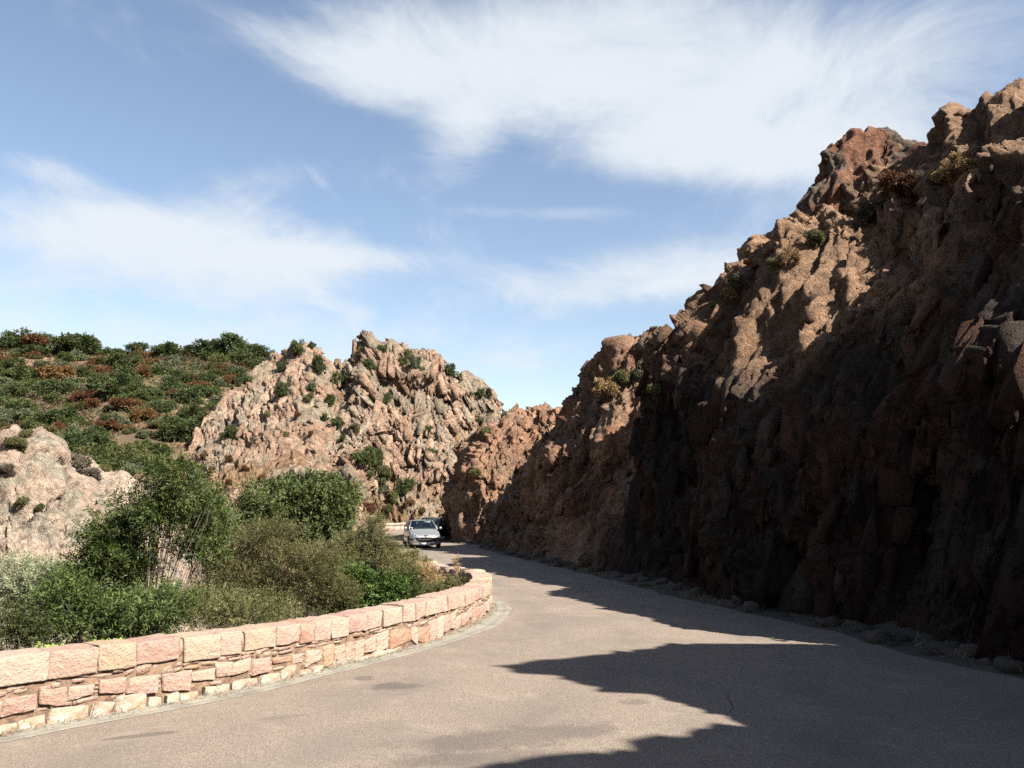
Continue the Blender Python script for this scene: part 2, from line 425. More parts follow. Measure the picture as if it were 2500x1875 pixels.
def in_poly(X, Y, poly):
    inside = np.zeros(X.shape, bool)
    n = len(poly); j = n - 1
    for i in range(n):
        xi, yi = poly[i]; xj, yj = poly[j]
        if yi != yj:
            c = ((yi > Y) != (yj > Y)) & (X < (xj - xi) * (Y - yi) / (yj - yi) + xi)
            inside ^= c
        j = i
    return inside
def dist_poly(X, Y, L):
    best = np.full(X.shape, 1e9)
    for a, b in zip(L[:-1], L[1:]):
        d = b - a; t = np.clip(((X - a[0]) * d[0] + (Y - a[1]) * d[1]) / (d @ d + 1e-9), 0, 1)
        best = np.minimum(best, (X - a[0] - t * d[0]) ** 2 + (Y - a[1] - t * d[1]) ** 2)
    return np.sqrt(best)
EDGE_C = resample(EDGE, step=1.2)
ROADSIDE = np.vstack([[(-12.0, -60.0)], [(-9.6, -2.0)], EDGE_C, [(60, 77)], [(60, -60)]])
RIDGE_PX = [-900, 0, 60, 150, 230, 300, 420, 520, 600, 660, 720, 800, 900, 1000]
RIDGE_PY = [846, 848, 850, 848, 858, 862, 862, 860, 858, 872, 905, 960, 1050, 1130]
RD = 135.0
def terrain_z(X, Y):
    X = np.asarray(X, float); Y = np.asarray(Y, float)
    inside = in_poly(X, Y, ROADSIDE)
    d = dist_poly(X, Y, EDGE_C)
    P = np.stack([X.ravel(), Y.ravel(), np.zeros(X.size)], 1)
    nz = fbm(P * 0.06, 4, 5).reshape(X.shape)
    far = sstep(np.hypot(X, Y), 250, 500)
    zv = -0.25 - 0.45 * sstep(d, 0.3, 1.8) - 5.4 * (1 - np.exp(-np.maximum(d - 1.8, 0) / 7.5)) + nz * 1.1 * sstep(d, 1, 8) * (1 - far)
    # the scrub hill on the left
    px = 1250 + F_PX * X / RD
    ry = np.interp(px, RIDGE_PX, RIDGE_PY)
    ridge = CAM_H + RD * np.tan(PITCH + np.arctan((937.5 - ry) / F_PX))
    t = np.clip((Y - 52 - nz * 4) / (RD - 52), 0, None)
    prof = np.where(t < 1, t ** 0.88, 1 - 0.35 * (t - 1) ** 1.2)
    zh = -7 + (ridge + 7) * np.clip(prof, 0, 1) + nz * 1.6 * np.clip(t * 3, 0, 1)
    zh = np.where(Y > 50, zh, -40)
    k = 1.2
    out = np.maximum(zv, zh) + 0.0
    zr = np.where(inside, -0.12, out)
    return zr * (1 - far) + np.where(inside, -0.12, -4.0) * far
xs = np.concatenate([[-6000, -3000, -1500, -800, -450, -300, -220], np.linspace(-170, 30, 290), [45, 70, 120, 250, 600, 1500, 3000, 6000]])
ys = np.concatenate([[-6000, -3000, -1200, -500, -200, -90, -50], np.linspace(-30, 170, 270), [190, 230, 300, 450, 800, 1500, 3000, 7000]])
GX, GY = np.meshgrid(xs, ys, indexing='ij')
GZ = terrain_z(GX, GY)
m, t, b = new_mat('dry_hill_soil')
tc = t.n.new('ShaderNodeTexCoord').outputs['Object']
c = t.ramp(t.add(t.mul(t.noise(tc, 0.09, 5, 0.6), 0.6), t.mul(t.noise(tc, 0.8, 5, 0.65), 0.4)),
           [(0.36, (0.05, 0.034, 0.02)), (0.46, (0.095, 0.05, 0.027)), (0.54, (0.135, 0.078, 0.042)), (0.64, (0.22, 0.15, 0.085))])
c = t.mix(t.range(t.noise(tc, 2.6, 5, 0.7), 0.48, 0.66), c, (0.045, 0.042, 0.02))
t.l.new(c, b.inputs['Base Color']); b.inputs['Roughness'].default_value = 1.0
t.l.new(t.bump(t.noise(tc, 3.0, 6, 0.7), 1.0, 0.35), b.inputs['Normal'])
terrain = mk('ground_terrain', np.stack([GX, GY, GZ], -1).reshape(-1, 3), grid_faces(len(xs), len(ys)), m, smooth=True)
tag(terrain, kind='structure')

# ------------------------------------------------------------------ road
L = resample(np.vstack([[(-15, -30)], EDGE]), 320)
Rr = resample(np.vstack([[(8.5, -30)], FOOT]), 320)
Rr = Rr + np.array([0.6, 0.1])
cols = [L * (1 - f) + Rr * f for f in np.linspace(0, 1, 9)]
V = np.stack(cols, 1); V = np.concatenate([V, np.zeros((*V.shape[:2], 1))], 2)
m, t, b = new_mat('asphalt')
tc = t.n.new('ShaderNodeTexCoord').outputs['Object']
ac = t.n.new('ShaderNodeAttribute'); ac.attribute_name = 'across'; acr = ac.outputs['Fac']
agg = t.voronoi(tc, 95, 'F1', 'Color'); aggv = t.sep(agg)[0]
fine = t.noise(tc, 60, 4, 0.7)
cl = t.noise(tc, 0.45, 5, 0.6, 0.6)
c = t.ramp(t.add(t.mul(aggv, 0.45), t.mul(fine, 0.55)), [(0.2, (0.075, 0.062, 0.052)), (0.45, (0.132, 0.105, 0.083)), (0.62, (0.176, 0.142, 0.113)), (0.85, (0.29, 0.238, 0.188))])
c = t.mix(t.range(cl, 0.40, 0.66, 0.0, 0.5), c, (0.10, 0.083, 0.071))
c = t.mix(t.range(t.noise(tc, 1.4, 6, 0.65, 0.5), 0.52, 0.72, 0.0, 0.28), c, (0.24, 0.195, 0.155))
wob_ = t.add(acr, t.mul(t.sub(t.noise(tc, 0.25, 3), 0.5), 0.10))
track = None
for f0, wd_, kk in ((0.13, 0.06, 0.5), (0.30, 0.05, 0.7), (0.55, 0.06, 0.8), (0.74, 0.05, 0.6)):
    g_ = t.mul(t.range(t.math('ABSOLUTE', t.sub(wob_, f0)), wd_, 0.0), kk); track = g_ if track is None else t.math('MAXIMUM', track, g_)
track = t.mul(track, t.range(t.noise(tc, 0.8, 5, 0.65), 0.35, 0.65))
c = t.mix(t.mul(track, 0.38), c, (0.06, 0.05, 0.043))
seam = t.mul(t.range(t.math('ABSOLUTE', t.sub(t.add(acr, t.mul(t.sub(t.noise(tc, 0.9, 4), 0.5), 0.05)), 0.47)), 0.0022, 0.0006), t.range(t.noise(tc, 0.4, 2), 0.45, 0.55))
c = t.mix(t.mul(seam, 0.6), c, (0.03, 0.026, 0.024))
ox, oy, oz = t.sep(tc)
def stain(cx, cy, rx, ry, rot, soft=0.5):
    a = t.sub(ox, cx); e = t.sub(oy, cy)
    u = t.div(t.add(t.mul(a, math.cos(rot)), t.mul(e, math.sin(rot))), rx)
    v = t.div(t.sub(t.mul(e, math.cos(rot)), t.mul(a, math.sin(rot))), ry)
    r = t.add(t.math('SQRT', t.add(t.mul(u, u), t.mul(v, v))), t.mul(t.sub(t.noise(tc, 2.6, 4, 0.6), 0.5), 1.5))
    return t.range(r, 1.0, 1.0 - soft)
g1 = ground(965, 1675); g2 = ground(355, 1795); g3 = ground(890, 1655); g4 = ground(1250, 1800); g5 = ground(1550, 1715)
for g, rx, ry, rot, k in ((g1, 0.42, 0.28, 0.1, 0.62), (g2, 0.55, 0.09, 0.45, 0.6), (g3, 0.16, 0.22, 0.2, 0.5), (g4, 1.5, 0.5, 0.35, 0.45), (g5, 0.25, 0.2, 0, 0.4), (ground(700, 1750), 0.4, 0.1, 0.4, 0.3), (ground(1150, 1850), 1.1, 0.25, 0.3, 0.35)):
    c = t.mix(t.mul(stain(g[0], g[1], rx, ry, rot), k), c, (0.05, 0.041, 0.037))
t.l.new(c, b.inputs['Base Color']); b.inputs['Roughness'].default_value = 0.85
b.inputs['Specular IOR Level'].default_value = 0.3
t.l.new(t.bump(t.add(t.mul(t.voronoi(tc, 95), 0.6), fine), 0.7, 0.012), b.inputs['Normal'])
M_ASPHALT = m
road = mk('road', V.reshape(-1, 3), grid_faces(*V.shape[:2]), m); tag(road, kind='structure')
ra_ = road.data.attributes.new('across', 'FLOAT', 'POINT'); ra_.data.foreach_set('value', np.tile(np.linspace(0, 1, 9), len(V)).astype(np.float32))

# cement gutter along the foot of the parapet
def path_normals(P):
    d = np.gradient(P, axis=0); d /= np.linalg.norm(d, axis=1)[:, None]
    return np.stack([d[:, 1], -d[:, 0]], 1)          # towards the road
m, t, b = new_mat('cement')
tc = t.n.new('ShaderNodeTexCoord').outputs['Object']
c = t.ramp(t.add(t.mul(t.noise(tc, 2.2, 6, 0.65), 0.6), t.mul(t.noise(tc, 30, 4, 0.7), 0.4)), [(0.35, (0.08, 0.074, 0.06)), (0.5, (0.135, 0.127, 0.105)), (0.66, (0.19, 0.172, 0.14))])
t.l.new(c, b.inputs['Base Color']); b.inputs['Roughness'].default_value = 0.9
t.l.new(t.bump(t.noise(tc, 40, 4, 0.7), 0.6, 0.02), b.inputs['Normal'])
M_CEMENT = m
Pg = resample(EDGE, step=0.18); Ng = path_normals(Pg)
wob = fbm(np.c_[Pg * 0.7, np.zeros(len(Pg))], 3, 11)
bulge = sstep(Pg[:, 1], 14.5, 17.5) * (1 - sstep(Pg[:, 1], 19.5, 22))
wd = 0.28 + 0.07 * wob + 0.22 * bulge
rows = []
for f, z in ((-0.3, 0.035), (0.25, 0.030), (0.55, 0.012), (0.62, 0.006), (0.70, 0.014), (0.92, 0.012), (1.0, 0.004)):
    rows.append(np.c_[Pg + Ng * (wd * f)[:, None], np.full(len(Pg), z)])
G = np.stack(rows, 1)
tag(mk('road_gutter', G.reshape(-1, 3), grid_faces(*G.shape[:2]), M_CEMENT, smooth=True), kind='structure')

# dirt verge along the foot of the cliff
m, t, b = new_mat('verge_dirt')
tc = t.n.new('ShaderNodeTexCoord').outputs['Object']
c = t.ramp(t.add(t.mul(t.noise(tc, 1.5, 5, 0.6), 0.5), t.mul(t.noise(tc, 18, 5, 0.75), 0.5)), [(0.36, (0.02, 0.016, 0.012)), (0.5, (0.045, 0.035, 0.026)), (0.66, (0.09, 0.07, 0.05))])
t.l.new(c, b.inputs['Base Color']); b.inputs['Roughness'].default_value = 1.0
t.l.new(t.bump(t.noise(tc, 22, 5, 0.75), 1.0, 0.04), b.inputs['Normal'])
M_DIRT = m
Pv = resample(FOOT, step=0.25); Nv = -path_normals(Pv)        # towards the road
wv = 0.75 + 0.25 * fbm(np.c_[Pv * 0.5, np.zeros(len(Pv))], 3, 21)
rows = []
for f in np.linspace(-0.9, 1, 9):
    z = 0.006 + 0.10 * max(0, 0.75 - f) ** 1.3
    rr = Pv + Nv * (wv * f)[:, None]
    rows.append(np.c_[rr, z + 0.02 * np.abs(fbm(np.c_[rr * 2.5, np.zeros(len(rr))], 3, 4)) * (f < 0.95)])
G = np.stack(rows, 1)
tag(mk('road_verge', G.reshape(-1, 3), grid_faces(*G.shape[:2]), M_DIRT, smooth=True), kind='structure')

# ------------------------------------------------------------------ rock faces: control columns -> sheet -> fracture
def sheet(cols, ru, rv, du=None, dv=None):
    """cols: K columns of P points; returns a fine grid and its metre coordinates (du, dv: share of the full density per gap)"""
    C = np.asarray(cols, float)                          # K,P,3
    mid = C[:, C.shape[1] // 2]
    def samples(seg, r, dens):
        q, pos = [0.0], 0.0
        for i, L_ in enumerate(seg):
            n = max(1, int(round(L_ / r * (dens[i] if dens is not None else 1.0))))
            q += list(pos + L_ * (np.arange(n) + 1) / n); pos += L_
        return np.array(q)
    su = np.linalg.norm(np.diff(mid, axis=0), axis=1); s = np.concatenate(([0], np.cumsum(su)))
    q = samples(su, ru, du) if du is not None else np.linspace(0, s[-1], int(s[-1] / ru) + 1); nu = len(q)
    A = np.stack([[np.interp(q, s, C[:, p, k]) for k in range(3)] for p in range(C.shape[1])], 0).transpose(2, 0, 1)  # nu,P,3
    seg = np.linalg.norm(np.diff(A, axis=1), axis=2).mean(0); sv = np.concatenate(([0], np.cumsum(seg)))
    qv = samples(seg, rv, dv); nv = len(qv)
    idx = np.clip(np.searchsorted(sv, qv, side='right') - 1, 0, len(sv) - 2)
    f = (qv - sv[idx]) / (sv[idx + 1] - sv[idx])
    G = A[:, idx] * (1 - f)[None, :, None] + A[:, idx + 1] * f[None, :, None]
    U = np.repeat(q[:, None], nv, 1); Vv = np.repeat(qv[None], nu, 0)
    return G, U, Vv
SKY = np.array([(1090, 1180), (1108, 1160), (1115, 1110), (1142, 1070), (1170, 1045), (1200, 1035), (1269, 1003), (1303, 985), (1360, 977), (1372, 940), (1392, 915), (1430, 880), (1470, 855), (1500, 838), (1560, 815), (1640, 795),
                (1690, 772), (1720, 735), (1740, 690), (1790, 650), (1830, 605), (1900, 560), (1930, 535), (1985, 515), (1992, 470), (2010, 425), (2030, 385), (2060, 345), (2100, 322), (2160, 315),
                (2230, 300), (2290, 312), (2330, 268), (2350, 236), (2400, 222), (2440, 208), (2500, 175), (2560, 150), (2700, 120)], float)
def sky_z(x, y):
    px = 1250 + x / y * F_PX                              # close enough for small heights
    for _ in range(2):
        py = np.interp(px, SKY[:, 0], SKY[:, 1])
        d = ray(px, py); px = 1250 + F_PX * (x / y) * (CP - (937.5 - py) / F_PX * SP)
    d = ray(px, np.interp(px, SKY[:, 0], SKY[:, 1]))
    return CAM_H + d[2] / d[1] * y
N_ = None
CLIFF = [  # foot index, lip (x,y,z), first crest (x,y,z), second crest (x,y,z)
    (0, (10, -14, 6), (12, -14, 9), (15, -14, 11)), (1, (9, -4, 6), (10, -4, 8.6), (14, -4, 10)), (2, (8.6, 2, 7), (9.3, 2, 9.9), (13, 2, 11)),
    (3, (9.2, 4.7, 5.0), (10.2, 4.7, 6.8), (13, 4.4, 8.6)), (4, (8.4, 6.4, 7.4), (9.6, 6.3, 10.7), (13, 6.5, 11)), (5, (8.8, 9, 5.6), (10, 9, 8.0), (13, 9, 7.8)),
    (6, (9.2, 10.8, 2.2), (10.4, 11, 3.7), (13.5, 10, 5.6)), (7, (8.6, 12.8, 2.0), (10, 12.8, 3.8), (13.5, 13.0, 6.8)),
    (8, (8.0, 14.4, 4.2), (10, 14.5, 8.0), (13.5, 16.5, 11)), (9, (7.7, 16.2, 4.2), (10.3, 16.4, 9.2), (14.5, 19.5, 12.3)), (10, (7.2, 18, 4.2), (11.2, 20.0, 8.8), (15, 23.5, N_)),
    (11, (6.6, 20.3, 4.7), (11.0, 23.0, 10.0), (14, 26.5, N_)), (12, (5.9, 22.8, 5.3), (9.4, 25.6, 11.0), (11.3, 28.6, 12.6)), (12.6, (5.5, 24.7, 5.8), (8.4, 27.0, N_), (9.9, 29.2, 11.4)), (13, (5.2, 25.9, 6.0), (7.7, 27.6, N_), (9.3, 29.5, 11.0)),
    (14, (4.6, 28.8, 6.6), (6.3, 29.6, N_), (8.5, 33, 10.0)), (15, (6.5, 32.3, 4.3), (8.4, 34.3, 8.0), (9.8, 37.5, 9.6)), (16, (6.6, 35.4, 3.8), (7.9, 37.6, 9.0), (9.3, 42, 10.2)),
    (17, (3.7, 36.4, 4.4), (5.3, 39.4, 9.7), (8, 45, 9.9)), (18, (1.5, 38.1, 4.6), (3.4, 40.9, 8.2), (7, 46, 9.0)), (19, (1.0, 41.3, 4.6), (2.7, 43, 6.7), (6, 48, 7.2)), (20, (0.5, 44.3, 3.8), (2.4, 46, 5.2), (5.5, 51, 6.4)),
    (21, (0.4, 47.6, 2.8), (2.4, 49.4, 4.4), (5.5, 54, 6.2)), (22, (0.6, 50.8, 2.6), (1.8, 53.5, 5.2), (2.6, 58, N_)), (23, (-2.2, 52.3, 4.2), (-1.2, 55, N_), (1, 60, N_)),
    (24, (-3.65, 55.7, 4.0), (-3.0, 58, N_), (0, 64, 7.4)), (25, (-3.4, 59.2, 4), (-2, 61, 6), (0, 66, 7)), (26, (-2.3, 63, 4), (-1, 64.5, 6), (1, 68, 7)), (27, (0.5, 66.9, 4), (2, 68, 6), (4, 71, 7)), (28, (8, 70, 4), (8, 71.5, 6), (9, 74, 7))]
cols = []
for fi, lip, c1, c2 in CLIFF:
    f = FOOT[int(fi)] * (1 - fi % 1) + FOOT[min(int(fi) + 1, len(FOOT) - 1)] * (fi % 1)
    c1 = list(c1); c2 = list(c2)
    for c in (c1, c2):
        if c[2] is None: c[2] = sky_z(c[0], c[1]) - 0.30
    low = (f[0] * 0.62 + lip[0] * 0.38, f[1] * 0.62 + lip[1] * 0.38, lip[2] * 0.42)
    out = np.array([lip[0] - f[0], lip[1] - f[1]]); out = out / (np.linalg.norm(out) + 1e-6)
    cols.append([(f[0] - 0.1, f[1], -0.6), (f[0], f[1], 0.0), low, lip, c1, c2, (c2[0] + 5, c2[1] + 2.5, c2[2] - 1.0), (c2[0] + 13, c2[1] + 5, -1.0)])
G, U, Vv = sheet(cols, 0.055, 0.055, [0.25] * 6 + [0.5] + [1.0] * 9 + [0.75] * 8 + [0.4] * 5, [0.5, 1, 1, 1, 1, 0.25, 0.06])
nrm = -grid_normals(G)
if nrm[len(G) // 2, 20, 0] > 0: nrm = -nrm
P = G.reshape(-1, 3); u = U.ravel(); v = Vv.ravel(); z = P[:, 2]
smid = np.concatenate(([0], np.cumsum(np.linalg.norm(np.diff(np.array([c[len(cols[0]) // 2] for c in cols]), axis=0), axis=1))))
up = sstep(z, 4.5, 8.0) * sstep(nrm.reshape(-1, 3)[:, 2], 0.35, 0.7)      # upper slabs, also the mask for their painted sunlight
wa = fbm(P * 0.35, 3, 31); wb = fbm(P * 0.35 + 9, 3, 32)
uu = u + 0.16 * wa + 0.06 * v; vv = v + 0.2 * wb
m1 = blocks(uu, vv, 3.6, 11.0, 100, 3.2, 1.1, 0.2)
d1 = blocks(uu, vv, 1.55, 3.4, 101, 3.4, 0.9)
uu2 = u + 0.03 * fbm(P * 1.1, 2, 36); vv2 = v + 0.03 * fbm(P * 1.1 + 5, 2, 37)
d2 = blocks(uu2, vv2, 0.70, 1.15, 102, 3.4, 0.9)
d3 = blocks(uu2 + 0.2 * v, vv2, 0.31, 0.42, 103, 3.2, 0.9)
d4 = blocks(uu2, vv2, 0.15, 0.19, 104, 3.0, 0.9)
_, e1 = facets(uu + 0.25 * v, vv, 1.9, 4.2, 111); _, e2 = facets(uu2, vv2, 0.8, 1.3, 112)
sl = blocks(u * 0.85 - v * 0.5 + 0.3 * wa, u * 0.5 + v * 0.85, 1.1, 2.6, 105, 3.4, 1.0)   # tilted slabs of the upper slope
op = sstep(fbm(P * 0.5, 2, 38), -0.1, 0.3)
brk = 0.55 + 0.75 * sstep(fbm(P * 0.28, 3, 39), -0.35, 0.45)         # massive here, shattered there
f1, _ = facets(uu, vv, 3.0, 9.0, 121, 1.3); f2, _ = facets(uu + 0.2 * v, vv, 1.25, 2.2, 122, 1.2); f3, _ = facets(uu2, vv2, 0.5, 0.7, 123, 1.2); f4, _ = facets(uu2 - 0.2 * v, vv2, 0.2, 0.27, 124, 1.2)
D = (0.62 * m1 + 0.30 * f1 + 0.50 * d1 + 0.22 * f2) * (1 - 0.45 * up) + 0.55 * up * sl + brk * (0.34 * d2 + 0.13 * f3 + 0.15 * d3 + 0.06 * d4 + 0.045 * f4) + 0.05 * fbm(P * 1.6, 3, 35)
D -= 0.42 * op * (1 - sstep(e1, 0.0, 0.045)) + 0.16 * op * (1 - sstep(e2, 0.0, 0.06))
D -= D.mean() - 0.05
rsc = np.random.RandomState(19)
for cu_ in np.r_[smid[8] + 0.4, smid[9] + 0.9, smid[10] + 0.7, smid[11] + 1.2, smid[12] + 0.5, smid[12] + 2.2, smid[14] + 0.3, smid[14] + 2.4, smid[15] + 1.5, smid[18] + 1.0, smid[19] + 1.0, smid[20] + 1.5]:
    wdt = rsc.uniform(0.16, 0.42); off = 0.5 * fbm(np.c_[v * 0.35, np.full((len(v), 2), cu_)], 3, 140) + rsc.uniform(-0.12, 0.12) * (v - 3)
    vtop = rsc.uniform(4.0, 8.5)                                  # deep upright clefts of the lower face
    D -= rsc.uniform(0.7, 1.5) * np.exp(-((u - cu_ - off) / (wdt * (1.25 - 0.1 * v).clip(0.4, 1.3))) ** 2) * (1 - sstep(v, vtop * 0.7, vtop))
D = np.clip(D, -2.2, 1.1)
D *= (0.30 + 0.70 * sstep(z, 0.0, 1.2))
P2 = P + nrm.reshape(-1, 3) * D[:, None].astype(float)
nu, nv = G.shape[:2]
gn = grid_normals(P2.reshape(nu, nv, 3)).reshape(-1, 3)
if gn[:, 2].mean() < 0: gn = -gn
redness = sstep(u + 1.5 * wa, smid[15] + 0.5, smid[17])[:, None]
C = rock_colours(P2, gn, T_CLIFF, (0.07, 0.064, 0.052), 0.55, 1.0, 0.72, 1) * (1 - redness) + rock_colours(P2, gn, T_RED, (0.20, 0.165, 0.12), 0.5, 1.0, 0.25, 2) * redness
lit_mix = (0.75 * up * (1 - redness[:, 0]))[:, None]              # sunlight painted into the upper slabs' colour, lower face stays shade-dark
C = C * (1 - lit_mix) + lit_mix * np.array([0.33, 0.205, 0.125]) * (0.25 + 14.0 * C[:, :1]).clip(0.35, 1.6)
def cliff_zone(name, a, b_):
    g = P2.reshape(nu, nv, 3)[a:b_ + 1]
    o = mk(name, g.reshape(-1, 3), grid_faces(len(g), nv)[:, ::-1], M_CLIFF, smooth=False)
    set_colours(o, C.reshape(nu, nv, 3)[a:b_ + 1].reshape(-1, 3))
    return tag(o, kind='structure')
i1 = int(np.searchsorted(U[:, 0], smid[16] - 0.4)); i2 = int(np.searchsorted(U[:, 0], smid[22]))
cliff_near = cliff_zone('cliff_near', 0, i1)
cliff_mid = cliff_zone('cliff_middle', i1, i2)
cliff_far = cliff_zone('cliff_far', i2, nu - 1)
nr = nrm.reshape(-1, 3); rsb = np.random.RandomState(71)
def stud(zone, a, b_, parent, n, lo, hi, aspect, seed, bury=0.35, top=5):
    ok = np.zeros((nu, nv), bool); vmax = int(np.searchsorted(Vv[0], Vv[0][-1] * 0.62)); ok[a:b_, 6:vmax] = True
    ok = ok.ravel() & (P2[:, 2] > 0.1) & (brk + 0.25 * rsb.normal(size=len(brk)) > 0.75)
    pick = rsb.choice(np.where(ok)[0], n); sz = lo * (hi / lo) ** (rsb.uniform(0, 1, n) ** 2.2)
    asp = aspect * (1 - 0.45 * up[pick])
    return studded('broken_blocks', P2, nr, C, pick, sz, asp, bury, 0.15 * np.ones(n), M_CLIFF, parent, seed)
i0 = int(np.searchsorted(U[:, 0], smid[7]))
stud('near', i0, i1, cliff_near, 4800, 0.05, 0.42, 2.1, 1, 0.74)
stud('mid', i1, i2, cliff_mid, 1500, 0.10, 0.5, 1.6, 2, 0.72)
stud('far', i2, int(np.searchsorted(U[:, 0], smid[26])), cliff_far, 500, 0.15, 0.5, 1.5, 3, 0.70)

# ------------------------------------------------------------------ the pink rock hill across the valley
HILL = [(180, 1262, 66), (250, 1228, 70), (330, 1188, 75), (400, 1140, 80), (440, 1105, 84), (470, 1060, 88), (500, 1000, 91), (560, 945, 95), (610, 893, 98), (650, 862, 100), (672, 853, 100), (700, 840, 100), (745, 834, 100), (765, 838, 100), (780, 850, 100),
        (796, 872, 100), (806, 898, 101), (816, 900, 101), (820, 868, 101), (832, 858, 101), (850, 860, 101), (856, 886, 101), (860, 884, 102), (864, 836, 102), (872, 829, 102), (890, 829, 102), (906, 838, 102), (910, 870, 102), (918, 880, 102), (924, 858, 102), (940, 849, 102),
        (955, 848, 102), (966, 852, 102), (974, 880, 102), (984, 872, 102), (1005, 862, 102), (1030, 866, 102), (1060, 872, 102), (1085, 890, 102), (1110, 906, 103), (1135, 925, 104), (1160, 935, 104), (1185, 952, 104), (1205, 968, 104), (1225, 990, 104), (1260, 1003, 104), (1330, 1030, 104), (1420, 1060, 104)]
hp = np.array(HILL, float)
pxs = np.arange(180, 1421, 3.0)
cy = np.interp(pxs, hp[:, 0], hp[:, 1]); cd = np.interp(pxs, hp[:, 0], hp[:, 2])
ker = np.hanning(29); ker /= ker.sum()
cys = np.convolve(np.pad(cy, 14, mode='edge'), ker, mode='valid') + 6
cols = []
for px, y_, ys_, d in zip(pxs, cy, cys, cd):
    bd = np.interp(px, [180, 400, 840, 870, 888, 905, 1420], [44, 48, 50, 56, 66, 79.5, 80.5])
    bz = np.interp(px, [180, 700, 840, 870, 888, 905, 1420], [-7, -7, -6, -4, -1.5, -0.4, -0.4])
    top = at(px, y_ + 16, d); tops = at(px, ys_ + 16, d)
    col = []
    for f in (0, 0.12, 0.25, 0.4, 0.55, 0.7, 0.84, 0.93):
        Y = bd + (d - bd) * (1 - (1 - f) ** 1.12); w_ = sstep(f, 0.55, 1.0)
        zt = tops[2] * (1 - w_) + top[2] * w_
        col.append(((px - 1250) / F_PX * Y * 0.985, Y, bz + (zt - bz) * f ** 1.16))
    col.append(tuple(top)); col.append((top[0] * 1.02, top[1] + 2.2, top[2] - 0.6)); col.append((top[0] * 1.10, top[1] + 11, top[2] * 0.45)); col.append((top[0] * 1.2, top[1] + 24, -6))
    cols.append(col)
G, U, Vv = sheet(cols, 0.125, 0.14, None, [0.7, 0.8, 1, 1, 1, 1, 1, 1, 1, 0.2, 0.1])
nrm = grid_normals(G)
if nrm[len(G) // 2, 40, 1] > 0: nrm = -nrm
P = G.reshape(-1, 3); u = U.ravel(); v = Vv.ravel()
wa = fbm(P * 0.16, 3, 51); wb = fbm(P * 0.16 + 9, 3, 52)
lean = np.interp(P[:, 0] / P[:, 1] * F_PX + 1250, [500, 900, 1100, 1250], [0.30, 0.22, -0.12, -0.2])
uu = u + 1.6 * wa + lean * v; vv = v + 1.8 * wb
right = sstep(P[:, 0] / P[:, 1] * F_PX + 1250, 760, 900)
m1 = blocks(uu, vv, 4.8, 13.0, 200, 3.2, 1.0, 0.2)
d1 = blocks(uu, vv, 2.1, 6.2, 201, 3.4, 0.9)
d2 = blocks(uu + 0.3 * wb, vv, 0.95, 2.7, 202, 3.4, 0.9)
d3 = blocks(u + lean * v + 0.15 * fbm(P * 0.7, 2, 55), v, 0.48, 1.15, 203, 3.2, 0.9)
d4 = blocks(u + lean * v, v, 0.28, 0.5, 204, 3.0, 0.9)
_, e1 = facets(uu, vv, 2.6, 7.0, 211)
rough = (0.36 + 0.80 * right) * (0.5 + 0.6 * sstep(P[:, 2], 1, 12))
op = sstep(fbm(P * 0.2, 2, 58), -0.15, 0.3)
brk = 0.5 + 0.8 * sstep(fbm(P * 0.12, 3, 59), -0.35, 0.45)
f1, _ = facets(uu, vv, 3.6, 9.0, 221, 1.2); f2, _ = facets(uu, vv, 1.5, 4.0, 222, 1.2); f3, _ = facets(uu + 0.3 * wb, vv, 0.7, 1.8, 223, 1.2); f4, _ = facets(u + lean * v, v, 0.36, 0.7, 224, 1.2)
D = rough * (0.75 * m1 + 0.45 * f1 + 0.85 * d1 + 0.50 * f2) + brk * ((0.10 + 0.85 * rough) * (0.60 * d2 + 0.30 * f3) + (0.2 + 0.7 * rough) * (0.32 * d3 + 0.15 * d4 + 0.12 * f4)) + 0.07 * fbm(P * 1.8, 3, 57) + 0.3 * fbm(P * 0.25, 4, 56)
D -= D.mean() - 0.15
D -= rough * 0.8 * op * (1 - sstep(e1, 0, 0.06))
ppx = P[:, 0] / P[:, 1] * F_PX + 1250
zrel = P[:, 2]
gl = np.interp(zrel, [3, 6, 10, 14, 20], [930, 905, 880, 842, 835])      # the dark gully down the middle
D -= 2.2 * np.exp(-((ppx - gl) / 16.0) ** 2) * sstep(zrel, 4, 7)
D = np.clip(D, -3.2, 1.6)
hillP = P + nrm.reshape(-1, 3) * D[:, None].astype(float)
gn = grid_normals(hillP.reshape(G.shape)).reshape(-1, 3)
if gn[:, 2].mean() < 0: gn = -gn
hill = mk('rock_hill', hillP, grid_faces(*G.shape[:2]), M_HILL, smooth=False); tag(hill, kind='structure')
C = rock_colours(hillP, gn, T_HILL, (0.27, 0.235, 0.175), 0.75, 0.35, 0.0, 3)
soil = sstep(fbm(hillP * 0.12, 4, 620, 0.6) + 0.9 * (gn[:, 2] - 0.62) - 0.05 * (hillP[:, 2] - 3), 0.05, 0.35) * (1 - sstep(hillP[:, 2], 6, 15))
C = C * (1 - soil[:, None]) + np.array([0.24, 0.155, 0.085]) * (0.8 + 0.5 * fbm(hillP * 0.9, 3, 621))[:, None] * soil[:, None]
set_colours(hill, np.clip(C, 0.01, 0.9))
nrh = nrm.reshape(-1, 3); w_ = (rough ** 1.5 * brk * (1 - 0.9 * soil) * (Vv.ravel() < Vv[0][-1] * 0.70)).astype(float); w_ /= w_.sum()
rsb = np.random.RandomState(72); pick = rsb.choice(len(w_), 5200, p=w_); sz = 0.13 * (0.60 / 0.13) ** (rsb.uniform(0, 1, len(pick)) ** 2.0)
studded('broken_blocks', hillP, nrh, C, pick, sz, 3.4 * np.ones(len(pick)), 0.70, -lean[pick], M_HILL, hill, 73)

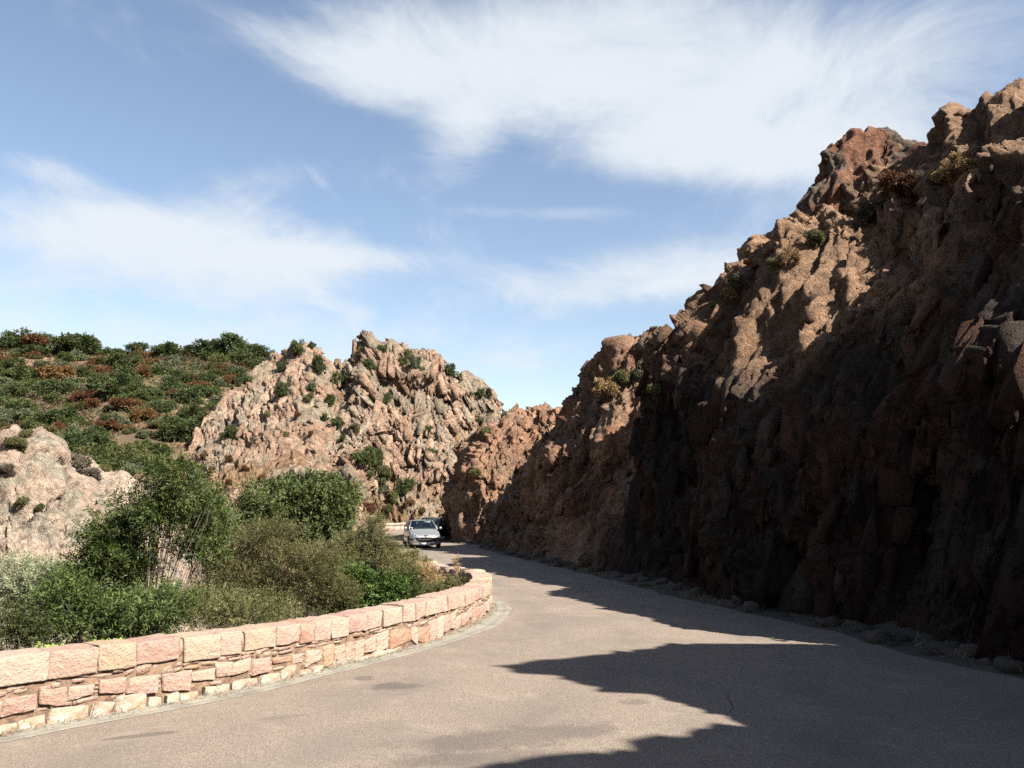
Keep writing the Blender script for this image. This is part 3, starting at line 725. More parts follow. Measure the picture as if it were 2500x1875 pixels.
# ------------------------------------------------------------------ pale outcrops on the left
def outcrop(name, sk, depth, base_d, base_z, seed, mat, res=0.075, tones=T_PALE, lich=(0.25, 0.23, 0.18), rough=1.0):
    sk = np.array(sk, float); pxs = np.arange(sk[0, 0], sk[-1, 0] + 1, 5.0); cy = np.interp(pxs, sk[:, 0], sk[:, 1])
    cols = []
    for px, y_ in zip(pxs, cy):
        top = at(px, y_, depth); col = []
        for f in (0, 0.15, 0.35, 0.55, 0.75, 0.9, 1.0):
            Y = base_d + (depth - base_d) * f ** 1.5
            col.append(((px - 1250) / F_PX * Y, Y, base_z + (top[2] - base_z) * math.sin(f * math.pi / 2) ** 0.9))
        col.append((top[0] * 1.04, depth + 2.0, top[2] - 0.5)); col.append((top[0] * 1.15, depth + 7, base_z))
        cols.append(col)
    G, U, Vv = sheet(cols, res, res, None, [0.7, 1, 1, 1, 1, 1, 0.8, 0.15])
    n = grid_normals(G)
    if n[len(G) // 2, 30, 1] > 0: n = -n
    P = G.reshape(-1, 3); u = U.ravel(); v = Vv.ravel()
    wa = fbm(P * 0.4, 3, seed)
    d1, e1 = facets(u + 0.9 * wa + 0.4 * v, v + 0.9 * fbm(P * 0.4, 3, seed + 1), 3.4, 2.6, seed + 2, 0.5)
    d2, e2 = facets(u + 0.4 * wa, v, 0.9, 0.7, seed + 3, 0.7)
    d3, e3 = facets(u, v, 0.33, 0.28, seed + 4, 0.8)
    d4, e4 = facets(u, v, 0.15, 0.13, seed + 8, 1.0)
    b1 = blocks(u + 0.5 * wa + 0.3 * v, v, 1.3, 0.9, seed + 11, 2.6, 0.8); b2 = blocks(u + 0.2 * wa, v, 0.5, 0.36, seed + 12, 2.6, 0.8)
    D = 0.45 * d1 + rough * (0.16 * b1 + 0.08 * b2) + 0.03 * d3 + 0.012 * d4 + 0.38 * fbm(P * 0.4, 4, seed + 5, 0.5)
    D -= 0.35 * (1 - sstep(e1, 0, 0.035)) + 0.07 * (1 - sstep(e2, 0, 0.06)) * (wa > 0.1)
    Q = P + n.reshape(-1, 3) * D[:, None].astype(float)
    gn = grid_normals(Q.reshape(G.shape)).reshape(-1, 3)
    if gn[:, 2].mean() < 0: gn = -gn
    o = mk(name, Q, grid_faces(*G.shape[:2]), mat, smooth=False)
    set_colours(o, rock_colours(Q, gn, tones, lich, 0.8, 0.9, 0.0, seed))
    return o
ocA = outcrop('rock_outcrop', [(-700, 1000), (-300, 1010), (0, 1058), (36, 1045), (48, 1060), (96, 1060), (135, 1083), (157, 1105), (152, 1125), (169, 1155), (217, 1178), (241, 1205), (270, 1260), (330, 1330)], 36, 26, -4.5, 301, M_PALE)
tag(ocA, 'big pale rounded rock outcrop behind the shrubs at the far left', 'rock')
ocB = outcrop('rock_outcrop', [(170, 1160), (200, 1128), (215, 1122), (241, 1140), (265, 1152), (301, 1155), (333, 1170), (369, 1187), (400, 1215), (440, 1280), (480, 1350), (520, 1420)], 44, 37, -5.0, 331, M_PALE)
tag(ocB, 'smaller pale smooth rock hump right of and behind the big outcrop', 'rock')
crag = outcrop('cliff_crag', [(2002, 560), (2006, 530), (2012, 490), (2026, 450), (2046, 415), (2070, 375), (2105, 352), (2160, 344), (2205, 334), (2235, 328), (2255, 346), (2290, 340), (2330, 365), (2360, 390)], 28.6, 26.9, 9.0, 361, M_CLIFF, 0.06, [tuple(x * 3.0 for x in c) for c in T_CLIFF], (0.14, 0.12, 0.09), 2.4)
tag(crag, kind='structure')
# ================================================================== THE PARAPET
rnd = random.Random(77)
WP = resample(EDGE, step=0.05); WN = path_normals(WP)
WS = np.concatenate(([0], np.cumsum(np.linalg.norm(np.diff(WP, axis=0), axis=1))))
def wall_point(s, off, z):
    """s along the parapet, off towards the road from its face"""
    s = np.asarray(s, float)
    x = np.interp(s, WS, WP[:, 0]); y = np.interp(s, WS, WP[:, 1]); nx = np.interp(s, WS, WN[:, 0]); ny = np.interp(s, WS, WN[:, 1])
    return np.stack([x + nx * off, y + ny * off, np.broadcast_to(z, x.shape)], -1)
def s_at_y(y): return WS[np.argmax(WP[:, 1] >= y)]
_boxes = {}
def unit_box(nx, ny, nz):
    if (nx, ny, nz) in _boxes: return _boxes[nx, ny, nz]
    ids, vs, fs = {}, [], []
    def lin(i, n): return 2 * i / n - 1 if n < 3 or i in (0, n) else -0.90 + 1.80 * (i - 1) / (n - 2)      # edge loops close to the arrises
    def vid(i, j, k):
        if (i, j, k) not in ids:
            ids[i, j, k] = len(vs); vs.append((lin(i, nx), lin(j, ny), lin(k, nz)))
        return ids[i, j, k]
    for i in range(nx):
        for j in range(ny):
            fs.append([vid(i, j, 0), vid(i, j + 1, 0), vid(i + 1, j + 1, 0), vid(i + 1, j, 0)])
            fs.append([vid(i, j, nz), vid(i + 1, j, nz), vid(i + 1, j + 1, nz), vid(i, j + 1, nz)])
    for i in range(nx):
        for k in range(nz):
            fs.append([vid(i, 0, k), vid(i + 1, 0, k), vid(i + 1, 0, k + 1), vid(i, 0, k + 1)])
            fs.append([vid(i, ny, k), vid(i, ny, k + 1), vid(i + 1, ny, k + 1), vid(i + 1, ny, k)])
    for j in range(ny):
        for k in range(nz):
            fs.append([vid(0, j, k), vid(0, j, k + 1), vid(0, j + 1, k + 1), vid(0, j + 1, k)])
            fs.append([vid(nx, j, k), vid(nx, j + 1, k), vid(nx, j + 1, k + 1), vid(nx, j, k + 1)])
    _boxes[nx, ny, nz] = (np.array(vs), np.array(fs)); return _boxes[nx, ny, nz]
M_STONE, t, b = new_mat('pink_building_stone')
oi = t.n.new('ShaderNodeObjectInfo'); tc = t.n.new('ShaderNodeTexCoord').outputs['Object']
c = t.ramp(oi.outputs['Random'], [(0.0, (0.25, 0.14, 0.09)), (0.12, (0.28, 0.19, 0.15)), (0.3, (0.30, 0.22, 0.175)), (0.42, (0.265, 0.165, 0.135)), (0.55, (0.31, 0.24, 0.19)), (0.7, (0.285, 0.185, 0.15)), (0.85, (0.32, 0.255, 0.20)), (1.0, (0.275, 0.18, 0.11))])
pt = t.noise(tc, 6, 6, 0.65, 0.4)
c = t.mix(t.range(pt, 0.46, 0.64, 0, 0.5), c, (0.34, 0.265, 0.215))
c = t.mix(t.range(t.noise(tc, 3.3, 5, 0.65, 0.3), 0.57, 0.72, 0, 0.55), c, (0.36, 0.19, 0.11))
c = t.mix(t.range(t.noise(tc, 45, 4, 0.7), 0.55, 0.75, 0, 0.45), c, (0.17, 0.10, 0.07))
c = t.mix(t.range(t.noise(tc, 11, 6, 0.7, 0.5), 0.60, 0.70, 0, 0.55), c, (0.15, 0.125, 0.10))
t.l.new(c, b.inputs['Base Color']); b.inputs['Roughness'].default_value = 0.9; b.inputs['Specular IOR Level'].default_value = 0.2
t.l.new(t.bump(t.add(t.noise(tc, 16, 6, 0.72), t.mul(pt, 0.8)), 1.0, 0.055), b.inputs['Normal'])
M_BASE, t, b = new_mat('lichened_base_stone')
oi = t.n.new('ShaderNodeObjectInfo'); tc = t.n.new('ShaderNodeTexCoord').outputs['Object']
c = t.ramp(oi.outputs['Random'], [(0.0, (0.24, 0.165, 0.115)), (0.35, (0.27, 0.215, 0.16)), (0.7, (0.25, 0.175, 0.135)), (1.0, (0.29, 0.24, 0.18))])
c = t.mix(t.range(t.noise(tc, 5, 6, 0.65, 0.5), 0.50, 0.62, 0, 0.85), c, (0.30, 0.29, 0.25))
c = t.mix(t.range(t.noise(tc, 9, 6, 0.7, 0.4), 0.57, 0.66, 0, 0.8), c, (0.17, 0.13, 0.085))
t.l.new(c, b.inputs['Base Color']); b.inputs['Roughness'].default_value = 0.95; b.inputs['Specular IOR Level'].default_value = 0.2
t.l.new(t.bump(t.noise(tc, 14, 6, 0.72), 1.0, 0.04), b.inputs['Normal'])
M_MORTAR, t, b = new_mat('earth_mortar')
tc = t.n.new('ShaderNodeTexCoord').outputs['Object']
c = t.ramp(t.noise(tc, 9, 5, 0.7), [(0.35, (0.07, 0.045, 0.03)), (0.6, (0.17, 0.11, 0.07))])
t.l.new(c, b.inputs['Base Color']); b.inputs['Roughness'].default_value = 1.0
t.l.new(t.bump(t.noise(tc, 25, 5, 0.7), 1.0, 0.04), b.inputs['Normal'])

wall = empty('parapet_wall', (-3.3, 11.9, 0))
tag(wall, 'low pink stone parapet wall curving along the valley edge of the road', 'wall')
WO = np.array(wall.location)
_sid = [0]
def lay(name, s0, s1, o0, o1, z0, z1, mat, n=(3, 2, 2), jit=0.12, rough=0.016, rnd_=0.10, zt=None):
    """one stone: between s0..s1 along the wall, o0..o1 across it (o1 = road face), z0..z1 high"""
    V, Fq = unit_box(*n); V = V.copy(); _sid[0] += 1
    l, h = s1 - s0, z1 - z0
    j = lambda a: (rnd.random() * 2 - 1) * a
    # uneven outline seen from the road: four corners move on their own
    ca = {(-1, -1): (j(jit * 0.3 * h), j(jit * h)), (1, -1): (j(jit * 0.3 * h), j(jit * h)), (-1, 1): (j(jit * 0.3 * h), j(jit * h * 0.5)), (1, 1): (j(jit * 0.3 * h), j(jit * h * 0.5))}
    k = (np.abs(V) ** 8).sum(1) - 1
    j2 = np.random.RandomState(_sid[0]); chip = j2.uniform(0.3, 2.2, len(V)); k = k * chip          # chipped, uneven arrises
    W = V * (1 - rnd_ * np.clip(k, 0, 5) / 2)[:, None]
    S = (s0 + s1) / 2 + W[:, 0] * l / 2; O = (o0 + o1) / 2 + W[:, 1] * (o1 - o0) / 2; Z = (z0 + z1) / 2 + W[:, 2] * h / 2
    for (a, c_), (ds, dz_) in ca.items():
        wt = (1 + a * V[:, 0]) / 2 * (1 + c_ * V[:, 2]) / 2
        S += ds * wt; Z += dz_ * wt
    Q = np.stack([S, O, Z], 1) * 7.0 + _sid[0] * 3.1
    for a, sd in ((0, 1), (1, 2), (2, 3)):
        d = fbm(Q, 2, 700 + sd) * rough
        if a == 0: S = S + d
        elif a == 1: O = O + d * 1.3
        else: Z = Z + d
    X = wall_point(S, O, Z)
    c0 = X.mean(0)
    o = mk(name, X - c0, Fq, mat, wall, smooth=False)
    o.location = c0 - WO
    return o
THICK = 0.46
sA, sB, sC, sD, sE = s_at_y(6.0), s_at_y(21.8), s_at_y(24.5), s_at_y(60.0), WS[-1] - 6
# earth-packed core
q = np.arange(sA - 0.5, sE, 0.15)
prof = [(-0.028, -0.05), (-0.028, 0.56), (-0.12, 0.62), (-THICK + 0.12, 0.62), (-THICK + 0.06, 0.56), (-THICK + 0.06, -1.2)]
G = np.stack([wall_point(q, o_, z_) for o_, z_ in prof], 1)
core = mk('wall_core', G.reshape(-1, 3) - WO, grid_faces(*G.shape[:2]), M_MORTAR, wall)
def course(name, s, end, lo, hi, z0f, z1f, mat, o0=-0.30, o1=0.0, gap=0.012, **kw):
    """a row of stones; z0f/z1f give the bed and the top along the wall"""
    while s < end:
        l = rnd.uniform(lo, hi)
        if rnd.random() < 0.18: l *= 1.35
        g = gap * rnd.uniform(0.6, 1.8)
        a, b_ = s + g / 2, s + l - g / 2
        zb, zt_ = z0f(s + l / 2), z1f(s + l / 2)
        lay(name, a, b_, o0, o1 + rnd.uniform(-0.012, 0.018), zb, zt_, mat, **kw)
        s += l
hw = lambda s: 0.77 - 0.05 * float(sstep(np.array(s), s_at_y(9), s_at_y(14))) + 0.012 * math.sin(s * 0.9) + 0.004 * math.sin(s * 4.1 + 1) - 0.05 * float(sstep(np.array(s), s_at_y(15), s_at_y(20)))
cop0 = lambda s: hw(s) - 0.265 + 0.015 * math.sin(s * 2.9)
mid1 = lambda s: cop0(s) - 0.105 + 0.02 * math.sin(s * 3.7)
mid0 = lambda s: 0.21 - 0.14 * float(sstep(np.array(s), s_at_y(11), s_at_y(14.5))) + 0.03 * math.sin(s * 2.3)
rise = lambda f, a: (lambda s: f(s) + rnd.uniform(-a, a))
# coping, with here and there an upright sliver wedged in a joint
s = sA
while s < sB:
    l = rnd.uniform(0.27, 0.56); zt_ = hw(s) + rnd.uniform(-0.008, 0.010); zb = cop0(s + l / 2) + rnd.uniform(-0.012, 0.012)
    lay('coping_stone', s + 0.002, s + l - 0.002, -THICK + rnd.uniform(-0.012, 0.012), rnd.uniform(-0.005, 0.022), zb, zt_, M_STONE, n=(6, 4, 4), jit=0.07, rough=0.015, rnd_=0.014)
    s += l
    if rnd.random() < 0.4:
        lay('sliver_stone', s + 0.003, s + 0.047, -THICK, 0.0, zb, zt_ - rnd.uniform(0.005, 0.03), M_STONE, n=(1, 1, 2), jit=0.05, rough=0.006); s += 0.05
# thin packing stones under the coping
def packing(s, end, zlo, zhi, dens=1.0):
    while s < end:
        l = rnd.uniform(0.09, 0.30); a, b_ = zlo(s + l / 2) + 0.006, zhi(s + l / 2) - 0.004
        if b_ - a > 0.062 and rnd.random() < 0.75:
            m_ = a + (b_ - a) * rnd.uniform(0.4, 0.6)
            lay('packing_stone', s + 0.004, s + l * 0.97, -0.22, rnd.uniform(-0.035, 0.012), a, m_ - 0.004, M_STONE, n=(2, 1, 1), jit=0.4, rough=0.010, rnd_=0.08)
            e = rnd.uniform(-0.05, 0.05)
            lay('packing_stone', s + e, s + l + e - 0.006, -0.22, rnd.uniform(-0.035, 0.008), m_ + 0.002, b_, M_STONE, n=(2, 1, 1), jit=0.4, rough=0.010, rnd_=0.08)
        else:
            lay('packing_stone', s + 0.004, s + l - 0.006, -0.22, rnd.uniform(-0.03, 0.012), a, b_, M_STONE, n=(2, 1, 1), jit=0.35, rough=0.012, rnd_=0.08)
        s += l
packing(sA, s_at_y(21.0), mid1, cop0)
# main course
s = sA
while s < sB:
    l = rnd.uniform(0.17, 0.42) * (1.6 if rnd.random() < 0.15 else 1); z0 = mid0(s + l / 2) + rnd.uniform(-0.05, 0.03); z1 = mid1(s + l / 2) + rnd.uniform(-0.04, 0.012)
    lay('face_stone', s + 0.004, s + l - 0.005, -0.28, rnd.uniform(-0.012, 0.022), z0, z1, M_STONE, n=(5, 2, 4), jit=0.30, rough=0.014, rnd_=0.02)
    s += l
    if rnd.random() < 0.3:
        for kk in range(3):
            lay('sliver_stone', s + 0.003, s + 0.05, -0.2, -0.01, z0 + (z1 - z0) * kk / 3 + 0.004, z0 + (z1 - z0) * (kk + 1) / 3 - 0.006, M_STONE, n=(1, 1, 1), jit=0.2, rough=0.006)
        s += 0.055
# packing and field boulders at the foot, dying out towards the bend
packing(sA, s_at_y(12.5), lambda s: mid0(s) - 0.055, lambda s: mid0(s) - 0.004)
s = sA
while s < s_at_y(14.2):
    l = rnd.uniform(0.20, 0.46); top = mid0(s + l / 2) - (0.05 if s < s_at_y(12.5) else 0.0) + rnd.uniform(-0.03, 0.02)
    lay('base_stone', s + 0.01, s + l - 0.012, -0.25, rnd.uniform(0.0, 0.06), -0.06, max(top + rnd.uniform(-0.03, 0.02), 0.07), M_BASE, n=(4, 3, 3), jit=0.25, rough=0.025, rnd_=0.10)
    s += l
# beyond the bend: only the coping and one course are big enough to be told apart
s = sB
while s < sE:
    far = s > sD
    l = rnd.uniform(0.45, 0.7) * (1.25 if far else 1.0); zt_ = 0.70 + rnd.uniform(-0.025, 0.025)
    lay('coping_stone', s + 0.006, s + l - 0.006, -THICK, rnd.uniform(0, 0.03), 0.46, zt_, M_STONE, n=(2, 2, 1), jit=0.06, rough=0.012, rnd_=0.02)
    if far or s < sC: lay('face_stone', s + 0.008, s + l - 0.008, -0.25, rnd.uniform(-0.01, 0.02), -0.03, 0.45, M_STONE, n=(2, 1, 2), jit=0.08, rough=0.02)
    s += l
q = np.arange(sC, sD, 0.3); G = np.stack([wall_point(q, o_, z_) for o_, z_ in ((-0.02, -0.05), (0.0, 0.46), (-THICK + 0.02, 0.46), (-THICK + 0.02, -1.4))], 1)
mk('wall_face', G.reshape(-1, 3) - WO, grid_faces(*G.shape[:2]), M_MORTAR, wall)

# ================================================================== THE CARS
def paint(name, col, metal=0.7, rough=0.32):
    m, t, b = new_mat(name)
    tc = t.n.new('ShaderNodeTexCoord').outputs['Object']
    c = t.mix(t.range(t.noise(tc, 3, 4), 0.4, 0.75, 0, 0.25), col, tuple(x * 0.72 for x in col))
    t.l.new(c, b.inputs['Base Color']); b.inputs['Metallic'].default_value = metal; b.inputs['Roughness'].default_value = rough
    b.inputs['Coat Weight'].default_value = 0.6; b.inputs['Coat Roughness'].default_value = 0.08
    return m
M_SILVER = paint('silver_paint', (0.21, 0.215, 0.212), 0.55, 0.38)
M_DARKCAR = paint('dark_paint', (0.02, 0.022, 0.026), 0.3, 0.3)
M_BLACK = plain('black_plastic', (0.006, 0.006, 0.0065), 0.75)
M_BLACK.node_tree.nodes['Principled BSDF'].inputs['Specular IOR Level'].default_value = 0.05
M_RUBBER = plain('tyre_rubber', (0.014, 0.013, 0.013), 0.85)
M_CHROME = plain('chrome', (0.75, 0.75, 0.76), 0.12, 1.0)
M_ALLOY = plain('wheel_alloy', (0.35, 0.35, 0.36), 0.35, 0.9)
M_SEAT = plain('seat_fabric', (0.02, 0.02, 0.022), 0.9)
M_CABIN = plain('cabin_trim', (0.015, 0.015, 0.016), 0.9)
M_WHITE = plain('white_plate', (0.72, 0.72, 0.70), 0.5)
M_BLUE = plain('blue_strip', (0.02, 0.05, 0.30), 0.5)
M_INK = plain('plate_ink', (0.02, 0.02, 0.02), 0.6)
M_LAMP = plain('headlamp_glass', (0.30, 0.32, 0.33), 0.15, 0.4, 1.0)
M_BAR = plain('grille_bar_plastic', (0.07, 0.065, 0.055), 0.5)
M_PAPER = plain('paper', (0.78, 0.78, 0.76), 0.8)
M_GLASS, t, b = new_mat('car_glass')
tr = t.n.new('ShaderNodeBsdfTransparent'); tr.inputs[0].default_value = (0.42, 0.55, 0.53, 1)
gl = t.n.new('ShaderNodeBsdfGlossy'); gl.inputs['Roughness'].default_value = 0.04
fr = t.n.new('ShaderNodeFresnel'); fr.inputs[0].default_value = 1.5
mx = t.n.new('ShaderNodeMixShader'); t.l.new(t.math('ADD', fr.outputs[0], 0.05), mx.inputs[0])
t.l.new(tr.outputs[0], mx.inputs[1]); t.l.new(gl.outputs[0], mx.inputs[2]); t.l.new(mx.outputs[0], t.n['Material Output'].inputs[0])

def lathe_x(prof, n=28):
    a = np.linspace(0, 2 * math.pi, n, endpoint=False)
    V = np.array([[(x, r * math.cos(t_), r * math.sin(t_)) for t_ in a] for x, r in prof]).reshape(-1, 3)
    i, j = np.meshgrid(np.arange(len(prof) - 1), np.arange(n), indexing='ij'); j2 = (j + 1) % n
    return V, np.stack([i * n + j, i * n + j2, (i + 1) * n + j2, (i + 1) * n + j], -1).reshape(-1, 4)
def bar(p, q, w, h):
    p, q = Vector(p), Vector(q); d = (q - p).normalized(); a = d.cross(Vector((0, 0, 1)))
    a = a.normalized() if a.length > 1e-4 else Vector((1, 0, 0)); c = d.cross(a)
    V = [tuple(e + a * sx * w / 2 + c * sy * h / 2) for e in (p, q) for sx, sy in ((-1, -1), (1, -1), (1, 1), (-1, 1))]
    return np.array(V), np.array([(0, 1, 2, 3), (7, 6, 5, 4), (0, 4, 5, 1), (1, 5, 6, 2), (2, 6, 7, 3), (3, 7, 4, 0)])
def make_car(name, label, loc, rz, body_mat, plate_text=None, detail=True):
    car = empty(name, loc, rz); tag(car, label, 'car')
    ys_ = np.array([-2.03, -2.0, -1.92, -1.78, -1.55, -1.2, -0.85, -0.4, 0.2, 0.9, 1.4, 1.75, 1.93, 2.0, 2.02])
    wd_ = np.array([0.48, 0.60, 0.73, 0.805, 0.85, 0.865, 0.87, 0.87, 0.87, 0.87, 0.865, 0.83, 0.77, 0.70, 0.60])
    zt_ = np.array([0.56, 0.63, 0.70, 0.765, 0.84, 0.925, 0.985, 0.99, 0.98, 0.99, 1.0, 1.0, 0.97, 0.90, 0.8])
    zb_ = np.array([0.22, 0.19, 0.18, 0.18, 0.19, 0.19, 0.19, 0.19, 0.19, 0.19, 0.2, 0.23, 0.27, 0.32, 0.4])
    q = np.linspace(0, 1, 60); tt = np.linspace(0, 1, len(ys_))
    sm = lambda a: np.interp(q, tt, a)
    rows = []
    for y, w_, zt, zb in zip(sm(ys_), sm(wd_), sm(zt_), sm(zb_)):
        h = zt - zb
        half = [(0.0, zb), (w_ * 0.80, zb), (w_ * 0.95, zb + 0.06 * h), (w_ * 0.99, zb + 0.22 * h), (w_, zb + 0.42 * h), (w_ * 0.985, zb + 0.62 * h), (w_ * 0.955, zb + 0.80 * h), (w_ * 0.90, zb + 0.93 * h), (w_ * 0.82, zt), (w_ * 0.55, zt + 0.022), (w_ * 0.25, zt + 0.032), (0.0, zt + 0.034)]
        half = smooth_curve(np.array(half), 1)
        ring = np.vstack([half, half[::-1][1:-1] * [-1, 1]])
        rows.append(np.c_[ring[:, 0], np.full(len(ring), y), ring[:, 1]])
    R_ = np.array(rows); nr, nc = R_.shape[:2]
    i, j = np.meshgrid(np.arange(nr - 1), np.arange(nc), indexing='ij'); j2 = (j + 1) % nc
    Fb = np.stack([i * nc + j, (i + 1) * nc + j, (i + 1) * nc + j2, i * nc + j2], -1).reshape(-1, 4)
    Vb = R_.reshape(-1, 3)
    Vb = np.vstack([Vb, [Vb[:nc].mean(0)], [Vb[-nc:].mean(0)]])
    tri = np.array([(len(Vb) - 2, k, (k + 1) % nc) for k in range(nc)] + [(len(Vb) - 1, (nr - 1) * nc + (k + 1) % nc, (nr - 1) * nc + k) for k in range(nc)])
    body = mk('body', Vb, [Fb, tri], body_mat, car, smooth=True)
    bvh = BVHTree.FromPolygons([Vector(v) for v in Vb], [list(map(int, f)) for f in Fb] + [list(map(int, f)) for f in tri])
    def on_front(name, x0, x1, lo, hi, mat, n=18, m_=4, off=0.008, parent=None):
        xs_ = np.linspace(x0, x1, n); V = []
        for x in xs_:
            for f in np.linspace(0, 1, m_):
                z = lo(x) * (1 - f) + hi(x) * f
                hit = bvh.ray_cast(Vector((x, -4, z)), Vector((0, 1, 0)))
                y = hit[0].y if hit[0] else -1.6
                V.append((x, y - off, z))
        o = mk(name, V, grid_faces(n, m_), mat, parent or car, smooth=True); return o
    # wheels
    for sx in (-1, 1):
        for y in (-1.24, 1.30):
            tv, tf = lathe_x([(-0.095, 0.17), (-0.10, 0.27), (-0.075, 0.305), (0.075, 0.305), (0.10, 0.27), (0.095, 0.17)])
            wh = mk('wheel', tv, tf, M_RUBBER, car, smooth=True); wh.location = (sx * 0.775, y, 0.305)
            rv, rf = lathe_x([(0.03, 0.0), (0.085, 0.04), (0.06, 0.09), (0.07, 0.16), (0.098, 0.195)], 20)
            mk('rim', rv * [sx, 1, 1], rf, M_ALLOY, wh, smooth=True)
            a = np.linspace(0, math.pi, 15); V = []
            for t_ in a:
                for r in (0.0, 0.37): V.append((sx * 0.872, y + r * math.cos(t_), 0.29 + r * math.sin(t_)))
            mk('wheel_arch', V, grid_faces(15, 2), M_BLACK, car)
    # cabin: roof, pillars, panes
    def quad_grid(fn, nu_, nv_): return np.array([fn(a, c_) for a in np.linspace(0, 1, nu_) for c_ in np.linspace(0, 1, nv_)]), grid_faces(nu_, nv_)
    rw = 0.57
    V, Fq = quad_grid(lambda a, c_: ((c_ * 2 - 1) * (rw + 0.03), -0.04 + a * 1.36, 1.405 + 0.055 * math.sin(min(1, a * 1.6 + 0.15) * math.pi / 2) * (1 - abs(c_ * 2 - 1) ** 2.5) + 0.015 * math.sin(a * math.pi)), 14, 15)
    roof = mk('roof', V, Fq, body_mat, car, smooth=True)
    for sx in (-1, 1):
        for p_, q_, w_ in (((0.765, -0.78, 0.98), (0.585, 0.0, 1.41), 0.06), ((0.79, 0.40, 0.98), (0.60, 0.42, 1.41), 0.08), ((0.76, 1.52, 0.98), (0.60, 1.20, 1.41), 0.18)):
            V, Fq = bar((p_[0] * sx, p_[1], p_[2]), (q_[0] * sx, q_[1], q_[2]), 0.05, w_); mk('pillar', V, Fq, body_mat, car)
        V, Fq = bar((0.595 * sx, -0.02, 1.41), (0.60 * sx, 1.25, 1.41), 0.06, 0.05); mk('roof_rail', V, Fq, body_mat, car)
        V, Fq = quad_grid(lambda a, c_: (sx * (0.795 * (1 - c_) + 0.60 * c_), (-0.70 + a * 2.15) * (1 - c_) + (0.02 + a * 1.15) * c_, 0.99 + c_ * 0.41), 8, 3)
        mk('side_window', V, Fq, M_GLASS, car, smooth=True)
        # mirror
        V, Fq = unit_box(4, 3, 3); k = (np.abs(V) ** 4).sum(1) - 1; V = V * (1 - 0.16 * np.clip(k, 0, 2))[:, None] * [0.10, 0.06, 0.075] + [sx * 0.955, -0.62, 1.03]
        mi = mk('wing_mirror', V, Fq, body_mat, car, smooth=True)
        V, Fq = bar((sx * 0.80, -0.60, 0.99), (sx * 0.90, -0.61, 0.985), 0.07, 0.05); mk('mirror_arm', V, Fq, M_BLACK, mi)
        V, Fq = bar((sx * 0.884, -0.80, 0.56), (sx * 0.884, 0.95, 0.56), 0.012, 0.05); mk('rub_strip', V, Fq, M_BLACK, car)
    V, Fq = quad_grid(lambda a, c_: ((a * 2 - 1) * (0.735 * (1 - c_) + 0.56 * c_), (-0.80 - 0.14 * (1 - (a * 2 - 1) ** 2)) * (1 - c_) + (-0.01 - 0.05 * (1 - (a * 2 - 1) ** 2)) * c_, 1.0 + 0.415 * c_ + 0.02 * (1 - (a * 2 - 1) ** 2)), 13, 6)
    ws = mk('windscreen', V, Fq, M_GLASS, car, smooth=True)
    V, Fq = quad_grid(lambda a, c_: ((a * 2 - 1) * (0.66 * (1 - c_) + 0.56 * c_), 1.80 * (1 - c_) + 1.30 * c_, 1.0 + 0.41 * c_), 7, 3)
    mk('rear_window', V, Fq, M_GLASS, car, smooth=True)
    # cabin floor, dashboard, seats
    V, Fq = bar((0, -0.80, 1.005), (0, 1.70, 1.015), 1.36, 0.06); mk('cabin_floor', V, Fq, M_CABIN, car)
    for x, y in ((-0.36, 0.30), (0.36, 0.30), (-0.40, 1.15), (0.40, 1.15)):
        V, Fq = unit_box(4, 2, 4); k = (np.abs(V) ** 4).sum(1) - 1; U_ = V * (1 - 0.10 * np.clip(k, 0, 2))[:, None]
        st = mk('seat', U_ * [0.23, 0.08, 0.16] + [x, y, 1.06], Fq, M_SEAT, car, smooth=True)
        mk('headrest', U_ * [0.12, 0.05, 0.08] + [x, y + 0.02, 1.26], Fq, M_SEAT, st, smooth=True)
    if not detail: return car
    # front: smiling grille with a bright rim, black side strips, lamps, badge, plate
    gx = 0.60
    up_ = lambda x: 0.570 - 0.012 * (1 - (x / gx) ** 2)
    lo_ = lambda x: 0.570 - 0.265 * math.sqrt(max(0, 1 - (abs(x) / gx) ** 2.4))
    on_front('grille', -gx, gx, lo_, up_, M_BLACK, 27, 6, 0.010)
    on_front('grille_bar', -0.46, 0.46, lambda x: 0.485 - 0.02 * (1 - (x / .46) ** 2), lambda x: 0.505 - 0.012 * (1 - (x / .46) ** 2), M_BAR, 19, 3, 0.022)
    gr = on_front('grille_rim', -gx - 0.03, gx + 0.03, lambda x: 0.575 - 0.305 * math.sqrt(max(0, 1 - (abs(x) / (gx + 0.03)) ** 2.4)), lambda x: 0.575 - 0.265 * math.sqrt(max(0, 1 - min(1, abs(x) / gx) ** 2.4)), M_CHROME, 31, 3, 0.018)
    on_front('grille_lip', -gx - 0.03, gx + 0.03, lambda x: up_(x) + 0.002, lambda x: up_(x) + 0.024, M_CHROME, 25, 2, 0.018)
    for sx in (-1, 1):
        on_front('bumper_strip', *sorted((sx * 0.65, sx * 0.84)), lambda x: 0.455, lambda x: 0.525, M_BLACK, 8, 3, 0.012)
        f_ = lambda x: (abs(x) - 0.36) / 0.40
        hl = on_front('headlight', *sorted((sx * 0.36, sx * 0.76)), lambda x: 0.615 + 0.075 * f_(x) ** 1.2, lambda x: 0.635 + 0.19 * min(1, f_(x) * 1.25) ** 0.9 - 0.06 * max(0, f_(x) - 0.75), M_LAMP, 14, 5, 0.010)
        for cx_, r in ((0.56, 0.035), (0.66, 0.04)):
            on_front('lamp_bulb', sx * cx_ - r, sx * cx_ + r, lambda x: 0.70 + (cx_ - 0.56) * 0.35 - math.sqrt(max(0, r * r - (abs(x) - cx_) ** 2)), lambda x: 0.70 + (cx_ - 0.56) * 0.35 + math.sqrt(max(0, r * r - (abs(x) - cx_) ** 2)), M_BLACK, 9, 3, 0.016, hl)
